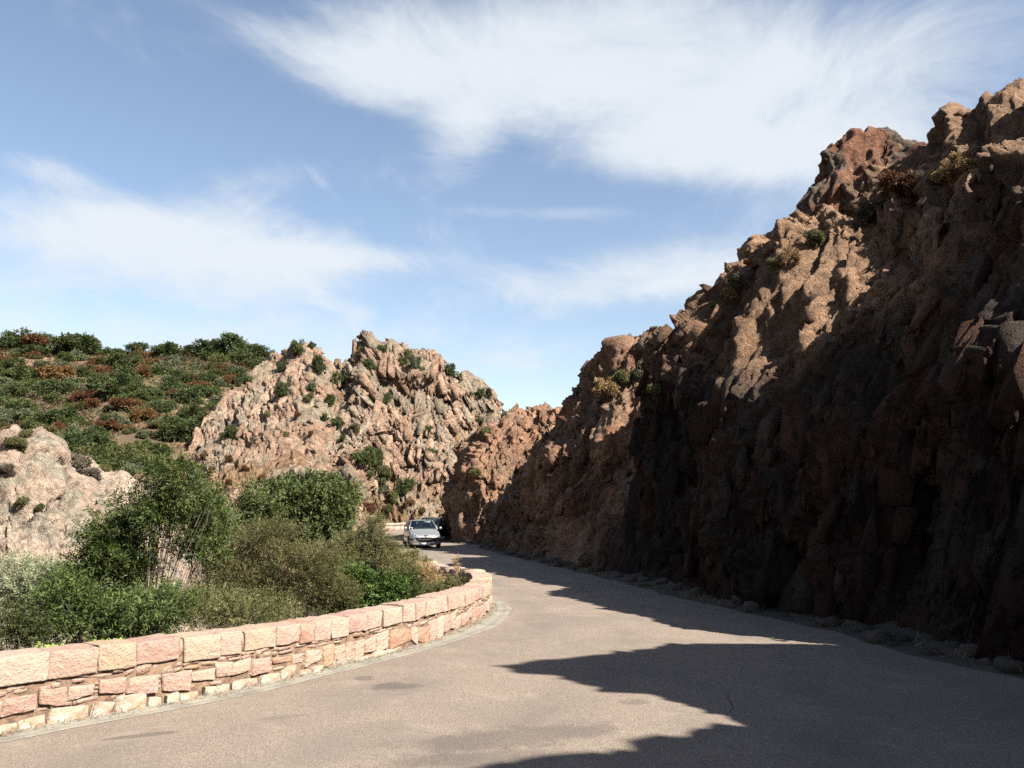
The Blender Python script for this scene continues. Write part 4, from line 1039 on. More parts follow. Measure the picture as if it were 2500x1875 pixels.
        on_front('fog_lamp', *sorted((sx * 0.36, sx * 0.70)), lambda x: 0.215 + 0.03 * abs(x), lambda x: 0.255 + 0.045 * abs(x), M_CHROME, 8, 3, 0.008)
    on_front('badge_recess', -0.10, 0.10, lambda x: 0.612 + 0.05 * (abs(x) / 0.10) ** 2, lambda x: 0.70, M_BLACK, 11, 4, 0.010)
    on_front('lion_badge', -0.045, 0.05, lambda x: 0.620 + 0.02 * math.sin(x * 90), lambda x: 0.672 + 0.016 * math.cos(x * 110 + 0.6), M_CHROME, 11, 3, 0.022)
    yv = bvh.ray_cast(Vector((0, -4, 0.25)), Vector((0, 1, 0)))[0].y - 0.03
    V, Fq = bar((-0.26, yv, 0.245), (0.26, yv, 0.245), 0.02, 0.11); pl = mk('number_plate', V, Fq, M_WHITE, car)
    V, Fq = bar((-0.26, yv - 0.003, 0.245), (-0.215, yv - 0.003, 0.245), 0.02, 0.11); mk('plate_strip', V, Fq, M_BLUE, pl)
    if plate_text:
        cu = bpy.data.curves.new('plate_lettering', 'FONT'); cu.body = plate_text; cu.size = 0.105; cu.align_x = 'CENTER'; cu.align_y = 'CENTER'; cu.extrude = 0.001
        tmp = bpy.data.objects.new('plate_lettering', cu); COL.objects.link(tmp)
        dg = bpy.context.evaluated_depsgraph_get(); me = bpy.data.meshes.new_from_object(tmp.evaluated_get(dg))
        bpy.data.objects.remove(tmp); tx = bpy.data.objects.new('plate_lettering', me); COL.objects.link(tx)
        me.materials.clear(); me.materials.append(M_INK); tx['kind'] = 'stuff'; tx.parent = pl; tx.location = (0.02, yv - 0.0125, 0.245); tx.rotation_euler = (math.radians(90), 0, 0)
    # papers behind the windscreen
    V, Fq = bar((0.12, -0.15, 1.345), (0.46, -0.12, 1.35), 0.004, 0.07); mk('sun_visor', V, Fq, M_PAPER, car)
    V, Fq = bar((-0.66, -0.775, 1.04), (-0.60, -0.80, 1.04), 0.004, 0.07); mk('sticker', V, Fq, M_PAPER, ws)
    return car
make_car('hatchback_car', 'silver hatchback car driving towards the viewer on the bend', (-5.02, 47.9, 0.004), math.radians(13.0), M_SILVER, 'BF 329 YB')
make_car('following_car', 'dark car half hidden behind the silver hatchback', (-5.30, 56.6, 0.004), math.radians(-7.0), M_DARKCAR, None, False)
# ================================================================== VEGETATION
def unit(v): return v / (np.linalg.norm(v, axis=-1, keepdims=True) + 1e-9)
def leaf_quads(C, D, Nn, ln, wd):
    """leaves: centre base C, along D, across = D x Nn"""
    A = unit(np.cross(D, Nn)); ln = np.asarray(ln).reshape(-1, 1); wd = np.asarray(wd).reshape(-1, 1)
    up = np.cross(A, D)
    V = np.stack([C, C + D * ln * 0.5 + A * wd * 0.5 + up * ln * 0.06, C + D * ln, C + D * ln * 0.5 - A * wd * 0.5 + up * ln * 0.06], 1)
    n = len(C); F = np.arange(n * 4).reshape(n, 4)
    return V.reshape(-1, 3), F
def tubes(paths, r0, r1, k=4):
    """tapering twigs: list of (n,3) paths"""
    Vs, Fs, off = [], [], 0
    for P, a, b_ in zip(paths, r0, r1):
        n = len(P); d = unit(np.gradient(P, axis=0)); s = unit(np.cross(d, np.array([0.31, 0.11, 0.94]) + 1e-3)); t_ = np.cross(d, s)
        rr = np.linspace(a, b_, n)[:, None]
        ang = np.arange(k) * 2 * math.pi / k
        ring = np.stack([P + rr * (math.cos(x) * s + math.sin(x) * t_) for x in ang], 1)
        Vs.append(ring.reshape(-1, 3))
        i, j = np.meshgrid(np.arange(n - 1), np.arange(k), indexing='ij'); j2 = (j + 1) % k
        Fs.append(np.stack([i * k + j, i * k + j2, (i + 1) * k + j2, (i + 1) * k + j], -1).reshape(-1, 4) + off); off += n * k
    return np.vstack(Vs), np.vstack(Fs)
def lobes_of(rs, R, H, n, low=0.25, spread=0.75):
    """an uneven crown: n overlapping lobes inside a dome of radius R and height H"""
    L = []
    for i in range(n):
        a = rs.uniform(0, 2 * math.pi); r = math.sqrt(rs.uniform(0, 1)) * R * spread; zf = rs.uniform(low, 1.0) * (1 - 0.45 * (r / R) ** 2)
        s = rs.uniform(0.24, 0.48) * (1 - 0.35 * zf)
        L.append((r * math.cos(a), r * math.sin(a), H * zf * 0.86, R * s * rs.uniform(0.8, 1.25), R * s * rs.uniform(0.8, 1.25), R * s * rs.uniform(0.6, 1.0)))
    return np.array(L)
def crown_leaves(rs, L, n_twigs, per, leaf, width, twig=0.28, up=0.35, inner=0.45, droop=0.0, floor=0.05):
    """leafy twigs through the volume of the lobes, denser towards their skins"""
    wgt = L[:, 3] * L[:, 4] + L[:, 3] * L[:, 5]; k = rs.choice(len(L), n_twigs, p=wgt / wgt.sum())
    d = unit(rs.normal(size=(n_twigs, 3))); rad = rs.uniform(0, 1, n_twigs) ** inner
    o = L[k, :3] + d * L[k, 3:6] * rad[:, None]
    keep = o[:, 2] > floor; o, d = o[keep], d[keep]; n_twigs = len(o)
    dir_ = unit(d * 0.8 + rs.normal(size=(n_twigs, 3)) * 0.45 + np.array([0, 0, up]))
    f = np.linspace(0.05, 1, per)
    tw = twig * rs.uniform(0.55, 1.25, n_twigs)
    C = o[:, None] + dir_[:, None] * (f[None] * tw[:, None])[..., None]
    C[..., 2] -= droop * (f ** 2)[None] * tw[:, None]
    side = unit(np.cross(dir_, rs.normal(size=(n_twigs, 3))))
    alt = np.where(np.arange(per) % 2, 1.0, -1.0)
    D = unit(dir_[:, None] * 0.55 + side[:, None] * alt[None, :, None] * 0.8 + rs.normal(size=(n_twigs, per, 3)) * 0.35)
    N = unit(np.cross(dir_, side)[:, None] + rs.normal(size=(n_twigs, per, 3)) * 0.5)
    C, D, N = C.reshape(-1, 3), D.reshape(-1, 3), N.reshape(-1, 3)
    sz = rs.uniform(0.6, 1.25, len(C))
    return leaf_quads(C, D, N, leaf * sz, width * sz)
def stems_of(rs, L, n_main, r, sub=3):
    paths, ra, rb = [], [], []
    pick = rs.permutation(len(L))[:n_main] if n_main <= len(L) else np.arange(len(L))
    for i in pick:
        tip = L[i, :3] + rs.normal(size=3) * L[i, 3:6] * 0.25; base = np.array([rs.normal() * 0.10, rs.normal() * 0.10, -0.15])
        f = np.linspace(0, 1, 7)[:, None]
        bend = np.array([tip[0] * 0.3, tip[1] * 0.3, 0])
        P = base * (1 - f) + tip * f - bend * np.sin(f * math.pi) * 0.7 + rs.normal(size=(7, 3)) * 0.03 * f
        paths.append(P); ra.append(r * rs.uniform(0.7, 1.2)); rb.append(r * 0.18)
        for _ in range(sub):
            a = P[rs.randint(2, 6)]; e = L[i, :3] + unit(rs.normal(size=3)) * L[i, 3:6] * rs.uniform(0.7, 1.1)
            m_ = (a + e) / 2 + rs.normal(size=3) * 0.08
            paths.append(np.array([a, a * 0.5 + m_ * 0.5, m_, e])); ra.append(r * 0.35); rb.append(r * 0.08)
    return tubes(paths, ra, rb)
def ground_z(x, y): return float(terrain_z(np.array([x]), np.array([y]))[0])
def shrub(name, label, cat, Y, ell, leaf, seed, dens=1.0, per=14, ln=0.05, wd=0.022, twig=0.28, stems=8, sr=0.022, up=0.35, inner=0.45, stem_mat=None, depth=0.8, droop=0.0, sub=3):
    """ell: the crown as it masses in the photo (x, y, half-width, half-height), Y metres ahead"""
    rs = np.random.RandomState(seed); k = Y / F_PX
    cx = sum(e[0] * e[2] * e[3] for e in ell) / sum(e[2] * e[3] for e in ell)
    x0 = at(cx, ell[0][1], Y)[0]; gz = ground_z(x0, Y)
    L = []; area = 0.0
    for px, py, rx, ry in ell:
        c = at(px, py, Y); area += rx * ry * k * k
        for i in range(6):
            a_, r_ = rs.uniform(0, 2 * math.pi), math.sqrt(rs.uniform(0, 1)) * 0.62
            s_ = rs.uniform(0.38, 0.62)
            L.append((c[0] - x0 + math.cos(a_) * r_ * rx * k, rs.normal() * 0.45 * depth * (rx + ry) / 2 * k, max(0.05, c[2] - gz + math.sin(a_) * r_ * ry * k), s_ * rx * k, s_ * depth * (rx + ry) / 2 * k * 1.2, s_ * ry * k))
    L = np.array(L)
    o = empty(name, (x0, Y, gz)); tag(o, label, cat)
    n_twigs = int(dens * 1500 * area / (twig * 3.5)) + 20
    V, F = crown_leaves(rs, L, n_twigs, per, ln, wd, twig, up, inner, droop)
    mk('crown' if cat == 'tree' else 'foliage', V, F, leaf, o)
    if stems:
        V, F = stems_of(rs, L, stems, sr, sub); mk('trunk' if cat == 'tree' else 'stem', V, F, stem_mat or M_BARK, o, smooth=True)
    return o
# ---- the thicket behind the near parapet
shrub('feathery_shrub', 'tall feathery dark green shrub with thin bare stems behind the parapet', 'shrub', 14.6, [(430, 1165, 75, 55), (385, 1230, 120, 60), (300, 1300, 100, 60), (470, 1255, 80, 55), (240, 1380, 85, 55), (490, 1325, 60, 45), (330, 1395, 70, 50), (270, 1330, 60, 50)], L_FEATHER, 1, 1.0, 16, 0.085, 0.022, 0.36, 22, 0.022, 0.25, 0.5, M_TWIG, droop=0.25, sub=5)
shrub('feathery_shrub', 'low dark feathery shrub hugging the parapet under the tall one', 'shrub', 12.8, [(190, 1465, 100, 65), (290, 1500, 110, 55), (400, 1490, 90, 55), (150, 1530, 80, 40), (330, 1540, 120, 40)], L_FEATHER, 2, 1.1, 14, 0.075, 0.020, 0.32, 14, 0.014, 0.25, 0.5, M_TWIG, droop=0.2, sub=5)
shrub('sage_shrub', 'pale grey-green shrub at the left edge behind the parapet', 'shrub', 15.5, [(60, 1430, 130, 60), (150, 1400, 90, 40), (10, 1490, 100, 60), (110, 1480, 100, 50), (-60, 1450, 90, 70)], L_SAGE, 3, 1.5, 14, 0.05, 0.015, 0.26, 6, 0.016, 0.6)
shrub('dark_shrub', 'small dark leafy shrub in the left corner against the parapet', 'shrub', 10.4, [(25, 1535, 70, 50), (90, 1555, 50, 30)], L_DARK, 4, 1.2, 12, 0.04, 0.018, 0.18, 4, 0.01)
shrub('olive_shrub', 'wide dense olive-brown shrub in the middle behind the parapet', 'shrub', 15.4, [(640, 1335, 115, 60), (560, 1390, 100, 70), (730, 1390, 100, 75), (640, 1440, 160, 70), (780, 1450, 90, 60), (560, 1470, 120, 50)], L_OLIVE, 5, 1.7, 14, 0.042, 0.013, 0.24, 14, 0.016, 0.55, 0.5, M_TWIG)
shrub('olive_shrub', 'low olive shrub at the foot of the wide one by the parapet', 'shrub', 13.2, [(520, 1480, 110, 50), (450, 1500, 80, 45), (640, 1495, 100, 35)], L_OLIVE, 6, 1.4, 14, 0.04, 0.012, 0.2, 8, 0.012, 0.45, 0.45, M_TWIG)
shrub('olive_shrub', 'upright olive shrub left of the silver car with a pointed top', 'shrub', 19.5, [(895, 1305, 45, 45), (870, 1350, 60, 50), (930, 1350, 55, 45), (880, 1400, 90, 45), (960, 1400, 60, 40)], L_OLIVE, 7, 1.6, 14, 0.045, 0.015, 0.26, 8, 0.016, 0.55, 0.45, M_TWIG)
shrub('leafy_shrub', 'bright green leafy shrub just behind the parapet bend', 'shrub', 16.2, [(830, 1430, 45, 45), (900, 1430, 70, 45), (955, 1445, 40, 35), (870, 1475, 100, 30)], L_BRIGHT, 8, 1.3, 12, 0.055, 0.03, 0.2, 5, 0.012, 0.4)
shrub('green_tree', 'bushy dark green tree standing above the olive shrub', 'tree', 21.5, [(730, 1225, 95, 60), (685, 1270, 80, 50), (790, 1250, 80, 60), (828, 1225, 38, 55), (740, 1300, 90, 40), (650, 1240, 35, 30)], L_MID, 9, 1.5, 15, 0.11, 0.034, 0.36, 12, 0.03, 0.2, 0.5, M_BARK, droop=0.25)
shrub('sapling', 'thin light green sapling beside the bushy tree', 'sapling', 20.5, [(612, 1215, 32, 38), (628, 1265, 36, 35)], L_MID, 10, 0.7, 12, 0.09, 0.03, 0.3, 5, 0.012, 0.3, 0.5, M_TWIG)
shrub('green_sapling', 'green leafy sapling behind the right side of the tall feathery shrub', 'sapling', 19.0, [(500, 1245, 45, 35), (515, 1290, 40, 30)], L_MID, 15, 1.0, 12, 0.085, 0.028, 0.3, 6, 0.014, 0.3, 0.5, M_TWIG)
shrub('blue_green_bush', 'small blue-green bush between the tall shrub and the bushy tree', 'bush', 24.0, [(550, 1265, 32, 28), (555, 1300, 40, 25)], L_SAGE, 14, 1.5, 12, 0.06, 0.02, 0.2, 3, 0.012)
shrub('dry_shrub', 'straw coloured dry shrub inside the parapet bend', 'shrub', 20.4, [(1040, 1403, 38, 26), (1068, 1425, 34, 24), (1008, 1388, 26, 18)], L_STRAW, 11, 1.6, 12, 0.04, 0.014, 0.18, 6, 0.008, 0.5, 0.5, M_TWIG)
shrub('dry_shrub', 'greyish olive dry shrub at the inner corner of the parapet', 'shrub', 19.6, [(1095, 1430, 40, 22), (1050, 1455, 60, 25), (1010, 1470, 50, 22)], L_OLIVE, 12, 1.7, 12, 0.038, 0.014, 0.18, 6, 0.008, 0.5, 0.5, M_TWIG)
shrub('dark_shrub', 'dark shrub in the shade beside the straw coloured one', 'shrub', 19.0, [(985, 1420, 34, 36), (1000, 1455, 40, 28), (960, 1470, 40, 25)], L_DARK, 13, 1.6, 12, 0.045, 0.02, 0.18, 4, 0.008)
shrub('scrubby_shrub', 'brownish shrub along the parapet below the silver car', 'shrub', 25.0, [(950, 1350, 32, 22), (985, 1365, 34, 20), (1030, 1378, 34, 16)], L_OLIVE, 17, 1.7, 12, 0.05, 0.018, 0.2, 4, 0.008)
shrub('weed', 'thin dry weed stalk standing inside the parapet bend', 'weed', 21.6, [(1112, 1375, 8, 16), (1116, 1395, 8, 14)], L_STRAW, 16, 1.0, 8, 0.03, 0.012, 0.12, 2, 0.005, 0.8, 0.5, M_TWIG)

# creeping plant along the back of the coping
rs = np.random.RandomState(40)
n = 900; s_ = rs.uniform(s_at_y(8.6), s_at_y(10.6), n)
C = wall_point(s_, 0, 0.0); nn = np.stack([np.interp(s_, WS, WN[:, 0]), np.interp(s_, WS, WN[:, 1])], 1)
off = -THICK - rs.uniform(-0.05, 0.18, n) ; C[:, :2] += nn * off[:, None]; C[:, 2] = 0.70 + rs.uniform(-0.12, 0.05, n) + 0.03 * np.sin(s_ * 9)
V, F = leaf_quads(C, unit(rs.normal(size=(n, 3)) + [0, 0, 0.2]), unit(rs.normal(size=(n, 3)) + [0, 0, 1.2]), 0.06 * rs.uniform(0.5, 1.2, n), 0.045 * rs.uniform(0.6, 1.2, n))
c0 = C.mean(0)
o = mk('creeping_plant', V - c0, F, L_LIME); o.location = c0
tag(o, 'lime green creeping plant trailing along the back edge of the coping', 'plant')

# ---- bushes on the rock hill, rooted where they show
def bvh_of(o):
    me = o.data; V = np.empty(len(me.vertices) * 3, np.float32); me.vertices.foreach_get('co', V); V = V.reshape(-1, 3)
    Fq = np.empty(len(me.loops), np.int32); me.loops.foreach_get('vertex_index', Fq)
    return BVHTree.FromPolygons(V.tolist(), Fq.reshape(-1, 4).tolist())
def proto(name, leaf, seed, R=1.0, H=1.3, n_lobes=9, n_twigs=1100, per=9, ln=0.085, wd=0.05, twig=0.17):
    rs = np.random.RandomState(seed); L = lobes_of(rs, R, H, n_lobes, 0.15)
    V, F = crown_leaves(rs, L, n_twigs, per, ln, wd, twig, 0.3, 0.4, floor=-0.2)
    V = V / np.array([R, R, max(H, V[:, 2].max())])
    o = mk(name, V, F, leaf); me = o.data; bpy.data.objects.remove(o); return me
PR = {}
for kind, leaf in (('dark', L_SCRUB), ('mid', L_MID), ('sage', L_SAGE_FAR), ('olive', L_OLIVE), ('rust', L_RUST), ('straw', L_STRAW), ('grey', L_GREY)):
    PR[kind] = [proto(kind + '_bush', leaf, 60 + i * 7 + hash(kind) % 5 * 0 + len(PR) * 31, n_lobes=8 + 3 * i) for i in range(2)]
def bush(name, me, p, R, H, label, cat, group=None, rz=0.0):
    o = bpy.data.objects.new(name, me); COL.objects.link(o)
    o.location = p; o.scale = (R, R, H); o.rotation_euler = (0, 0, rz)
    return tag(o, label, cat, group)
cliff_bvh = [bvh_of(cliff_near), bvh_of(cliff_mid), bvh_of(cliff_far)]
hill_bvh = bvh_of(hill); ocA_bvh = bvh_of(ocA); ocB_bvh = bvh_of(ocB)
def shoot(bvh, px, py):
    d = Vector(ray(px, py)).normalized(); h = bvh.ray_cast(Vector((0, 0, CAM_H)), d)
    return (np.array(h[0]), np.array(h[1])) if h[0] else (None, None)
rnd = random.Random(5)
HB = [  # photo x, y (middle), radius, kind, own label
    (596, 918, 19, 'dark', None), (688, 894, 12, 'dark', None), (692, 953, 19, 'dark', None), (733, 846, 18, 'mid', None), (779, 889, 19, 'dark', None), (763, 843, 9, 'dark', None), (830, 938, 30, 'dark', 'largest dark bush high in the gully of the pink rock hill'),
    (804, 975, 14, 'mid', None), (755, 969, 12, 'olive', None), (765, 942, 14, 'sage', None), (901, 898, 21, 'dark', None), (887, 857, 12, 'olive', None), (934, 853, 11, 'dark', None), (1017, 889, 19, 'sage', None), (989, 881, 13, 'mid', None),
    (1092, 886, 20, 'dark', 'dark little tree alone on the skyline of the rock hill'), (997, 863, 11, 'olive', None), (942, 975, 16, 'dark', None), (907, 983, 14, 'mid', None), (822, 1034, 13, 'dark', None), (834, 1072, 11, 'dark', None), (867, 1044, 12, 'olive', None), (795, 1017, 9, 'mid', None),
    (559, 1056, 18, 'dark', None), (582, 1058, 11, 'dark', None), (887, 1113, 27, 'mid', 'biggest round green bush low on the rock hill above the car'), (926, 1117, 20, 'dark', None), (1058, 1103, 12, 'mid', None), (1048, 1048, 9, 'dark', None), (1129, 1038, 10, 'dark', None), (1172, 1030, 9, 'dark', None),
    (1194, 958, 10, 'dark', None), (1174, 960, 12, 'dark', None), (1231, 991, 10, 'sage', None), (989, 1190, 22, 'dark', 'dark bush at the foot of the rock hill just above the silver car'), (936, 1154, 18, 'olive', None), (905, 1152, 12, 'olive', None), (928, 1186, 17, 'sage', None), (960, 1211, 14, 'olive', None),
    (1144, 963, 10, 'olive', None), (1099, 922, 11, 'sage', None), (1119, 918, 12, 'mid', None), (470, 1140, 14, 'mid', None), (480, 1168, 22, 'grey', None), (655, 1010, 8, 'olive', None), (620, 1075, 8, 'grey', None), (700, 1060, 8, 'olive', None), (870, 1205, 18, 'olive', None), (900, 1235, 16, 'rust', None),
    (945, 1245, 14, 'olive', None), (1000, 1225, 12, 'rust', None), (850, 1160, 12, 'rust', None), (925, 1265, 14, 'olive', None), (975, 1262, 9, 'straw', None), (1030, 1245, 9, 'olive', None), (600, 1140, 9, 'rust', None), (560, 1120, 8, 'rust', None), (520, 1150, 9, 'rust', None), (500, 1110, 8, 'rust', None), (640, 1170, 9, 'rust', None), (560, 1180, 9, 'rust', None), (1010, 1130, 9, 'olive', None), (1070, 1150, 9, 'olive', None), (760, 1060, 7, 'rust', None), (728, 1010, 8, 'rust', None)]
for px, py, r, kind, own in HB:
    for dy in (0.7, 0.9, 1.2, 1.8, 2.6):
        p, nn = shoot(hill_bvh, px, py + r * dy)
        if p is not None: break
    if p is None: continue
    R = r / F_PX * np.linalg.norm(p) * 1.08
    zone = lambda e: ('crest' if e[1] < 930 else 'upper slope' if e[1] < 1010 else 'middle slope' if e[1] < 1125 else 'foot', 'left' if e[0] < 720 else 'central' if e[0] < 960 else 'right')
    size = lambda e: 'larger' if e[2] >= 15 else 'small'
    z_ = zone((px, py)); mates = sorted((e[0], e[1]) for e in HB if e[3] == kind and not e[4] and zone(e) == z_ and size(e) == size((px, py, r)))
    HW = {'dark': 'dark green', 'mid': 'mid green', 'sage': 'grey-green', 'olive': 'olive', 'rust': 'rusty dry', 'straw': 'straw coloured', 'grey': 'grey leafless'}
    lab = '%s %s bush on the %s %s of the rock hill' % (size((px, py, r)), HW[kind], z_[1], z_[0]); grp = 'bushes on the rock hill'
    if not own and len(mates) > 1: lab += ', %s from left' % ['first', 'second', 'third', 'fourth', 'fifth', 'sixth', 'seventh', 'eighth', 'ninth', 'tenth'][min(9, mates.index((px, py)))]
    bush('hill_bush', PR[kind][rnd.randrange(2)], p + np.array([0, -0.2 * R, -0.25 * R]), R * 1.05, R * 2.05, own or lab, 'bush', None if own else grp, rnd.uniform(0, 6.28))

# ---- the scrub hill on the left
def on_terrain(px, py):
    d = ray(px, py)
    Y = np.linspace(52, 170, 700); X = d[0] / d[1] * Y; Zr = CAM_H + d[2] / d[1] * Y
    Zt = terrain_z(X, Y); hit = np.where(Zt > Zr)[0]
    if not len(hit): return None
    i = hit[0]; return np.array([X[i], Y[i], Zt[i]])
SCRUB = [(60, 830, 30, 'dark'), (150, 830, 46, 'dark'), (190, 832, 40, 'dark'), (100, 835, 30, 'rust'), (20, 828, 24, 'dark'), (230, 842, 25, 'dark'), (270, 846, 16, 'dark'), (320, 842, 24, 'dark'), (350, 848, 16, 'rust'), (405, 840, 30, 'dark'), (420, 850, 24, 'mid'), (480, 850, 22, 'dark'), (520, 846, 34, 'dark'), (560, 843, 36, 'dark'), (600, 848, 30, 'dark'), (635, 852, 22, 'dark'), (660, 856, 16, 'mid'),
         (612, 868, 34, 'dark'), (575, 862, 22, 'mid'), (540, 870, 20, 'olive'), (165, 850, 24, 'sage'), (80, 850, 24, 'mid'), (50, 856, 14, 'sage'), (185, 862, 22, 'sage'), (160, 868, 18, 'mid'), (300, 880, 30, 'dark'), (330, 878, 18, 'mid'), (240, 892, 26, 'rust'), (215, 900, 22, 'mid'), (350, 893, 22, 'rust'), (420, 888, 28, 'sage'), (395, 900, 18, 'mid'), (480, 885, 20, 'sage'), (510, 890, 14, 'mid'),
         (150, 890, 20, 'sage'), (120, 910, 32, 'rust'), (40, 900, 30, 'mid'), (15, 885, 26, 'dark'), (100, 890, 18, 'sage'), (275, 935, 48, 'dark'), (330, 945, 46, 'dark'), (245, 925, 26, 'dark'), (300, 918, 34, 'dark'), (375, 955, 30, 'mid'), (430, 930, 26, 'dark'), (440, 910, 22, 'dark'), (480, 915, 26, 'dark'), (500, 920, 20, 'mid'), (540, 905, 22, 'mid'), (555, 900, 18, 'sage'),
         (130, 945, 30, 'dark'), (160, 935, 24, 'sage'), (135, 965, 20, 'mid'), (70, 930, 24, 'mid'), (30, 950, 28, 'dark'), (10, 970, 22, 'mid'), (190, 990, 20, 'mid'), (230, 985, 16, 'rust'), (205, 965, 22, 'rust'), (310, 965, 22, 'mid'), (300, 985, 30, 'rust'), (360, 990, 26, 'olive'), (400, 985, 26, 'dark'), (450, 960, 30, 'dark'), (490, 950, 28, 'dark'), (515, 948, 16, 'mid'),
         (60, 985, 30, 'mid'), (100, 1005, 32, 'mid'), (140, 1010, 34, 'dark'), (180, 1020, 30, 'mid'), (105, 1025, 26, 'mid'), (40, 1015, 24, 'sage'), (10, 1010, 22, 'sage'), (75, 1040, 22, 'dark'), (120, 1050, 26, 'olive'), (185, 1040, 18, 'sage'), (215, 1055, 26, 'dark'), (235, 1070, 26, 'dark'), (195, 1072, 28, 'dark'), (280, 1020, 26, 'sage'), (260, 1035, 22, 'rust'), (290, 1040, 22, 'rust'), (325, 1045, 12, 'mid'), (347, 1057, 13, 'dark'),
         (456, 1020, 52, 'dark'), (440, 1035, 44, 'dark'), (415, 1050, 30, 'dark'), (470, 1000, 40, 'dark'), (462, 1068, 18, 'mid'), (380, 1030, 20, 'olive'), (340, 1010, 24, 'rust'), (250, 1095, 30, 'mid'), (280, 1110, 28, 'mid'), (225, 1100, 24, 'mid'), (300, 1095, 24, 'olive'), (330, 1090, 26, 'olive'), (350, 1080, 22, 'mid'), (260, 1130, 26, 'mid'), (310, 1130, 26, 'sage'), (340, 1120, 26, 'olive'), (365, 1110, 22, 'mid'), (375, 1085, 20, 'mid'), (160, 1065, 26, 'olive'), (130, 1080, 22, 'mid'), (190, 1115, 28, 'grey'), (370, 1135, 24, 'mid'), (395, 1120, 20, 'mid'), (390, 1095, 18, 'mid')]
rs = random.Random(9)
for _ in range(150):      # the smaller ones between
    px = rs.uniform(-60, 640); lim = np.interp(px, [-60, 150, 400, 500, 640], [1100, 1110, 1120, 1000, 880])
    py = rs.uniform(858, lim); t_ = (py - 858) / 260
    SCRUB.append((px, py, rs.uniform(9, 19), rs.choices(['rust', 'mid', 'dark', 'sage', 'olive'], [4, 3, 2, 2, 3])[0]))
WORD = {'dark': 'dark evergreen', 'mid': 'green', 'sage': 'pale grey-green', 'olive': 'olive', 'rust': 'rusty brown', 'grey': 'dark grey bare'}
ORD = ['first', 'second', 'third', 'fourth', 'fifth', 'sixth', 'seventh', 'eighth', 'ninth', 'tenth', 'eleventh', 'twelfth', 'thirteenth', 'fourteenth', 'fifteenth', 'sixteenth', 'seventeenth', 'eighteenth', 'nineteenth', 'twentieth']
def scrub_label(e):
    px, py, r, kind = e
    if kind == 'grey': return 'dark grey bare bush on the lowest scrub slope behind the outcrops', None
    if py <= 858 and r >= 14:
        row = sorted(x[0] for x in SCRUB if x[1] <= 858 and x[2] >= 14 and x[3] == kind)
        return '%s bush on the scrub hill skyline, %s such from the left' % (WORD[kind], ORD[min(row.index(px), 19)]), None
    size = 'large' if r >= 28 else 'medium' if r >= 19 else 'small'
    band = 'upper' if py < 910 else 'middle' if py < 1000 else 'lower'
    side = 'left' if px < 200 else 'central' if px < 390 else 'right'
    same = sorted((x[0], x[1]) for x in SCRUB if x[3] == kind and (x[1] > 858 or x[2] < 14) and ('large' if x[2] >= 28 else 'medium' if x[2] >= 19 else 'small') == size and ('upper' if x[1] < 910 else 'middle' if x[1] < 1000 else 'lower') == band and ('left' if x[0] < 200 else 'central' if x[0] < 390 else 'right') == side)
    base = '%s %s bush on the %s %s scrub hillside' % (size, WORD[kind], band, side)
    if len(same) == 1: return base, None
    if len(same) <= 6 and size != 'small': return base + ', %s from left' % ORD[same.index((px, py))], None
    return base, '%s %s bushes on the %s %s scrub hill' % (size, WORD[kind], band, side)
for px, py, r, kind in SCRUB:
    p = None
    for k in (0.75, 1.0, 1.5, 2.2):
        p = on_terrain(px, py + r * k)
        if p is not None: break
    if p is None: continue
    R = r / F_PX * np.linalg.norm(p) * rnd.uniform(1.05, 1.2); lab, grp = scrub_label((px, py, r, kind))
    bush('scrub_bush', PR[kind][rnd.randrange(2)], p - np.array([0, 0, 0.25 * R]), R * (1.45 if py <= 858 else 1.22), R * rnd.uniform(1.1, 1.5), lab, 'bush', grp, rnd.uniform(0, 6.28))
# low heath that covers the slope between the bushes: one mass
rsn = np.random.RandomState(12)
n = 15000; X = rsn.uniform(-95, -24, n); Y = rsn.uniform(62, 137, n)
dens = fbm(np.c_[X * 0.06, Y * 0.06, X * 0], 3, 77); keep = (dens + rsn.uniform(-0.4, 0.4, n)) > -0.25; X, Y = X[keep], Y[keep]; Z = terrain_z(X, Y)
m_ = 18; R = rsn.uniform(0.35, 1.15, len(X))
C = np.stack([X, Y, Z], 1)[:, None] + unit(rsn.normal(size=(len(X), m_, 3))) * (R[:, None] * rsn.uniform(0.2, 1, (len(X), m_)))[..., None] * [1, 1, 0.55] + [0, 0, 0.15]
C = C.reshape(-1, 3); k = len(C); sz = np.repeat(R, m_) * rsn.uniform(0.16, 0.36, k)
V, F = leaf_quads(C, unit(rsn.normal(size=(k, 3)) + [0, 0, 0.4]), unit(rsn.normal(size=(k, 3)) + [0, 0, 0.6]), sz, sz * 0.6)
L_HEATH = leaf_mat('heath_leaf', [(0.03, 0.034, 0.014), (0.065, 0.05, 0.022), (0.105, 0.07, 0.033)])
L_HEATH2 = leaf_mat('green_heath_leaf', [(0.026, 0.036, 0.013), (0.048, 0.06, 0.022), (0.08, 0.088, 0.035)])
green = np.repeat(fbm(np.c_[X * 0.05 + 7, Y * 0.05, X * 0], 3, 79) + rsn.uniform(-0.25, 0.25, len(X)) - 0.012 * (Y - 100) > -0.02, m_)
for msk, lf, lab in ((~green, L_HEATH, 'low rusty heath covering the hillside between the bushes'), (green, L_HEATH2, 'low olive green heath covering the lower hillside between the bushes')):
    v_ = V.reshape(-1, 4, 3)[msk]; tag(mk('heath', v_.reshape(-1, 3), np.arange(len(v_) * 4).reshape(-1, 4), lf), lab, 'heath', kind='stuff')

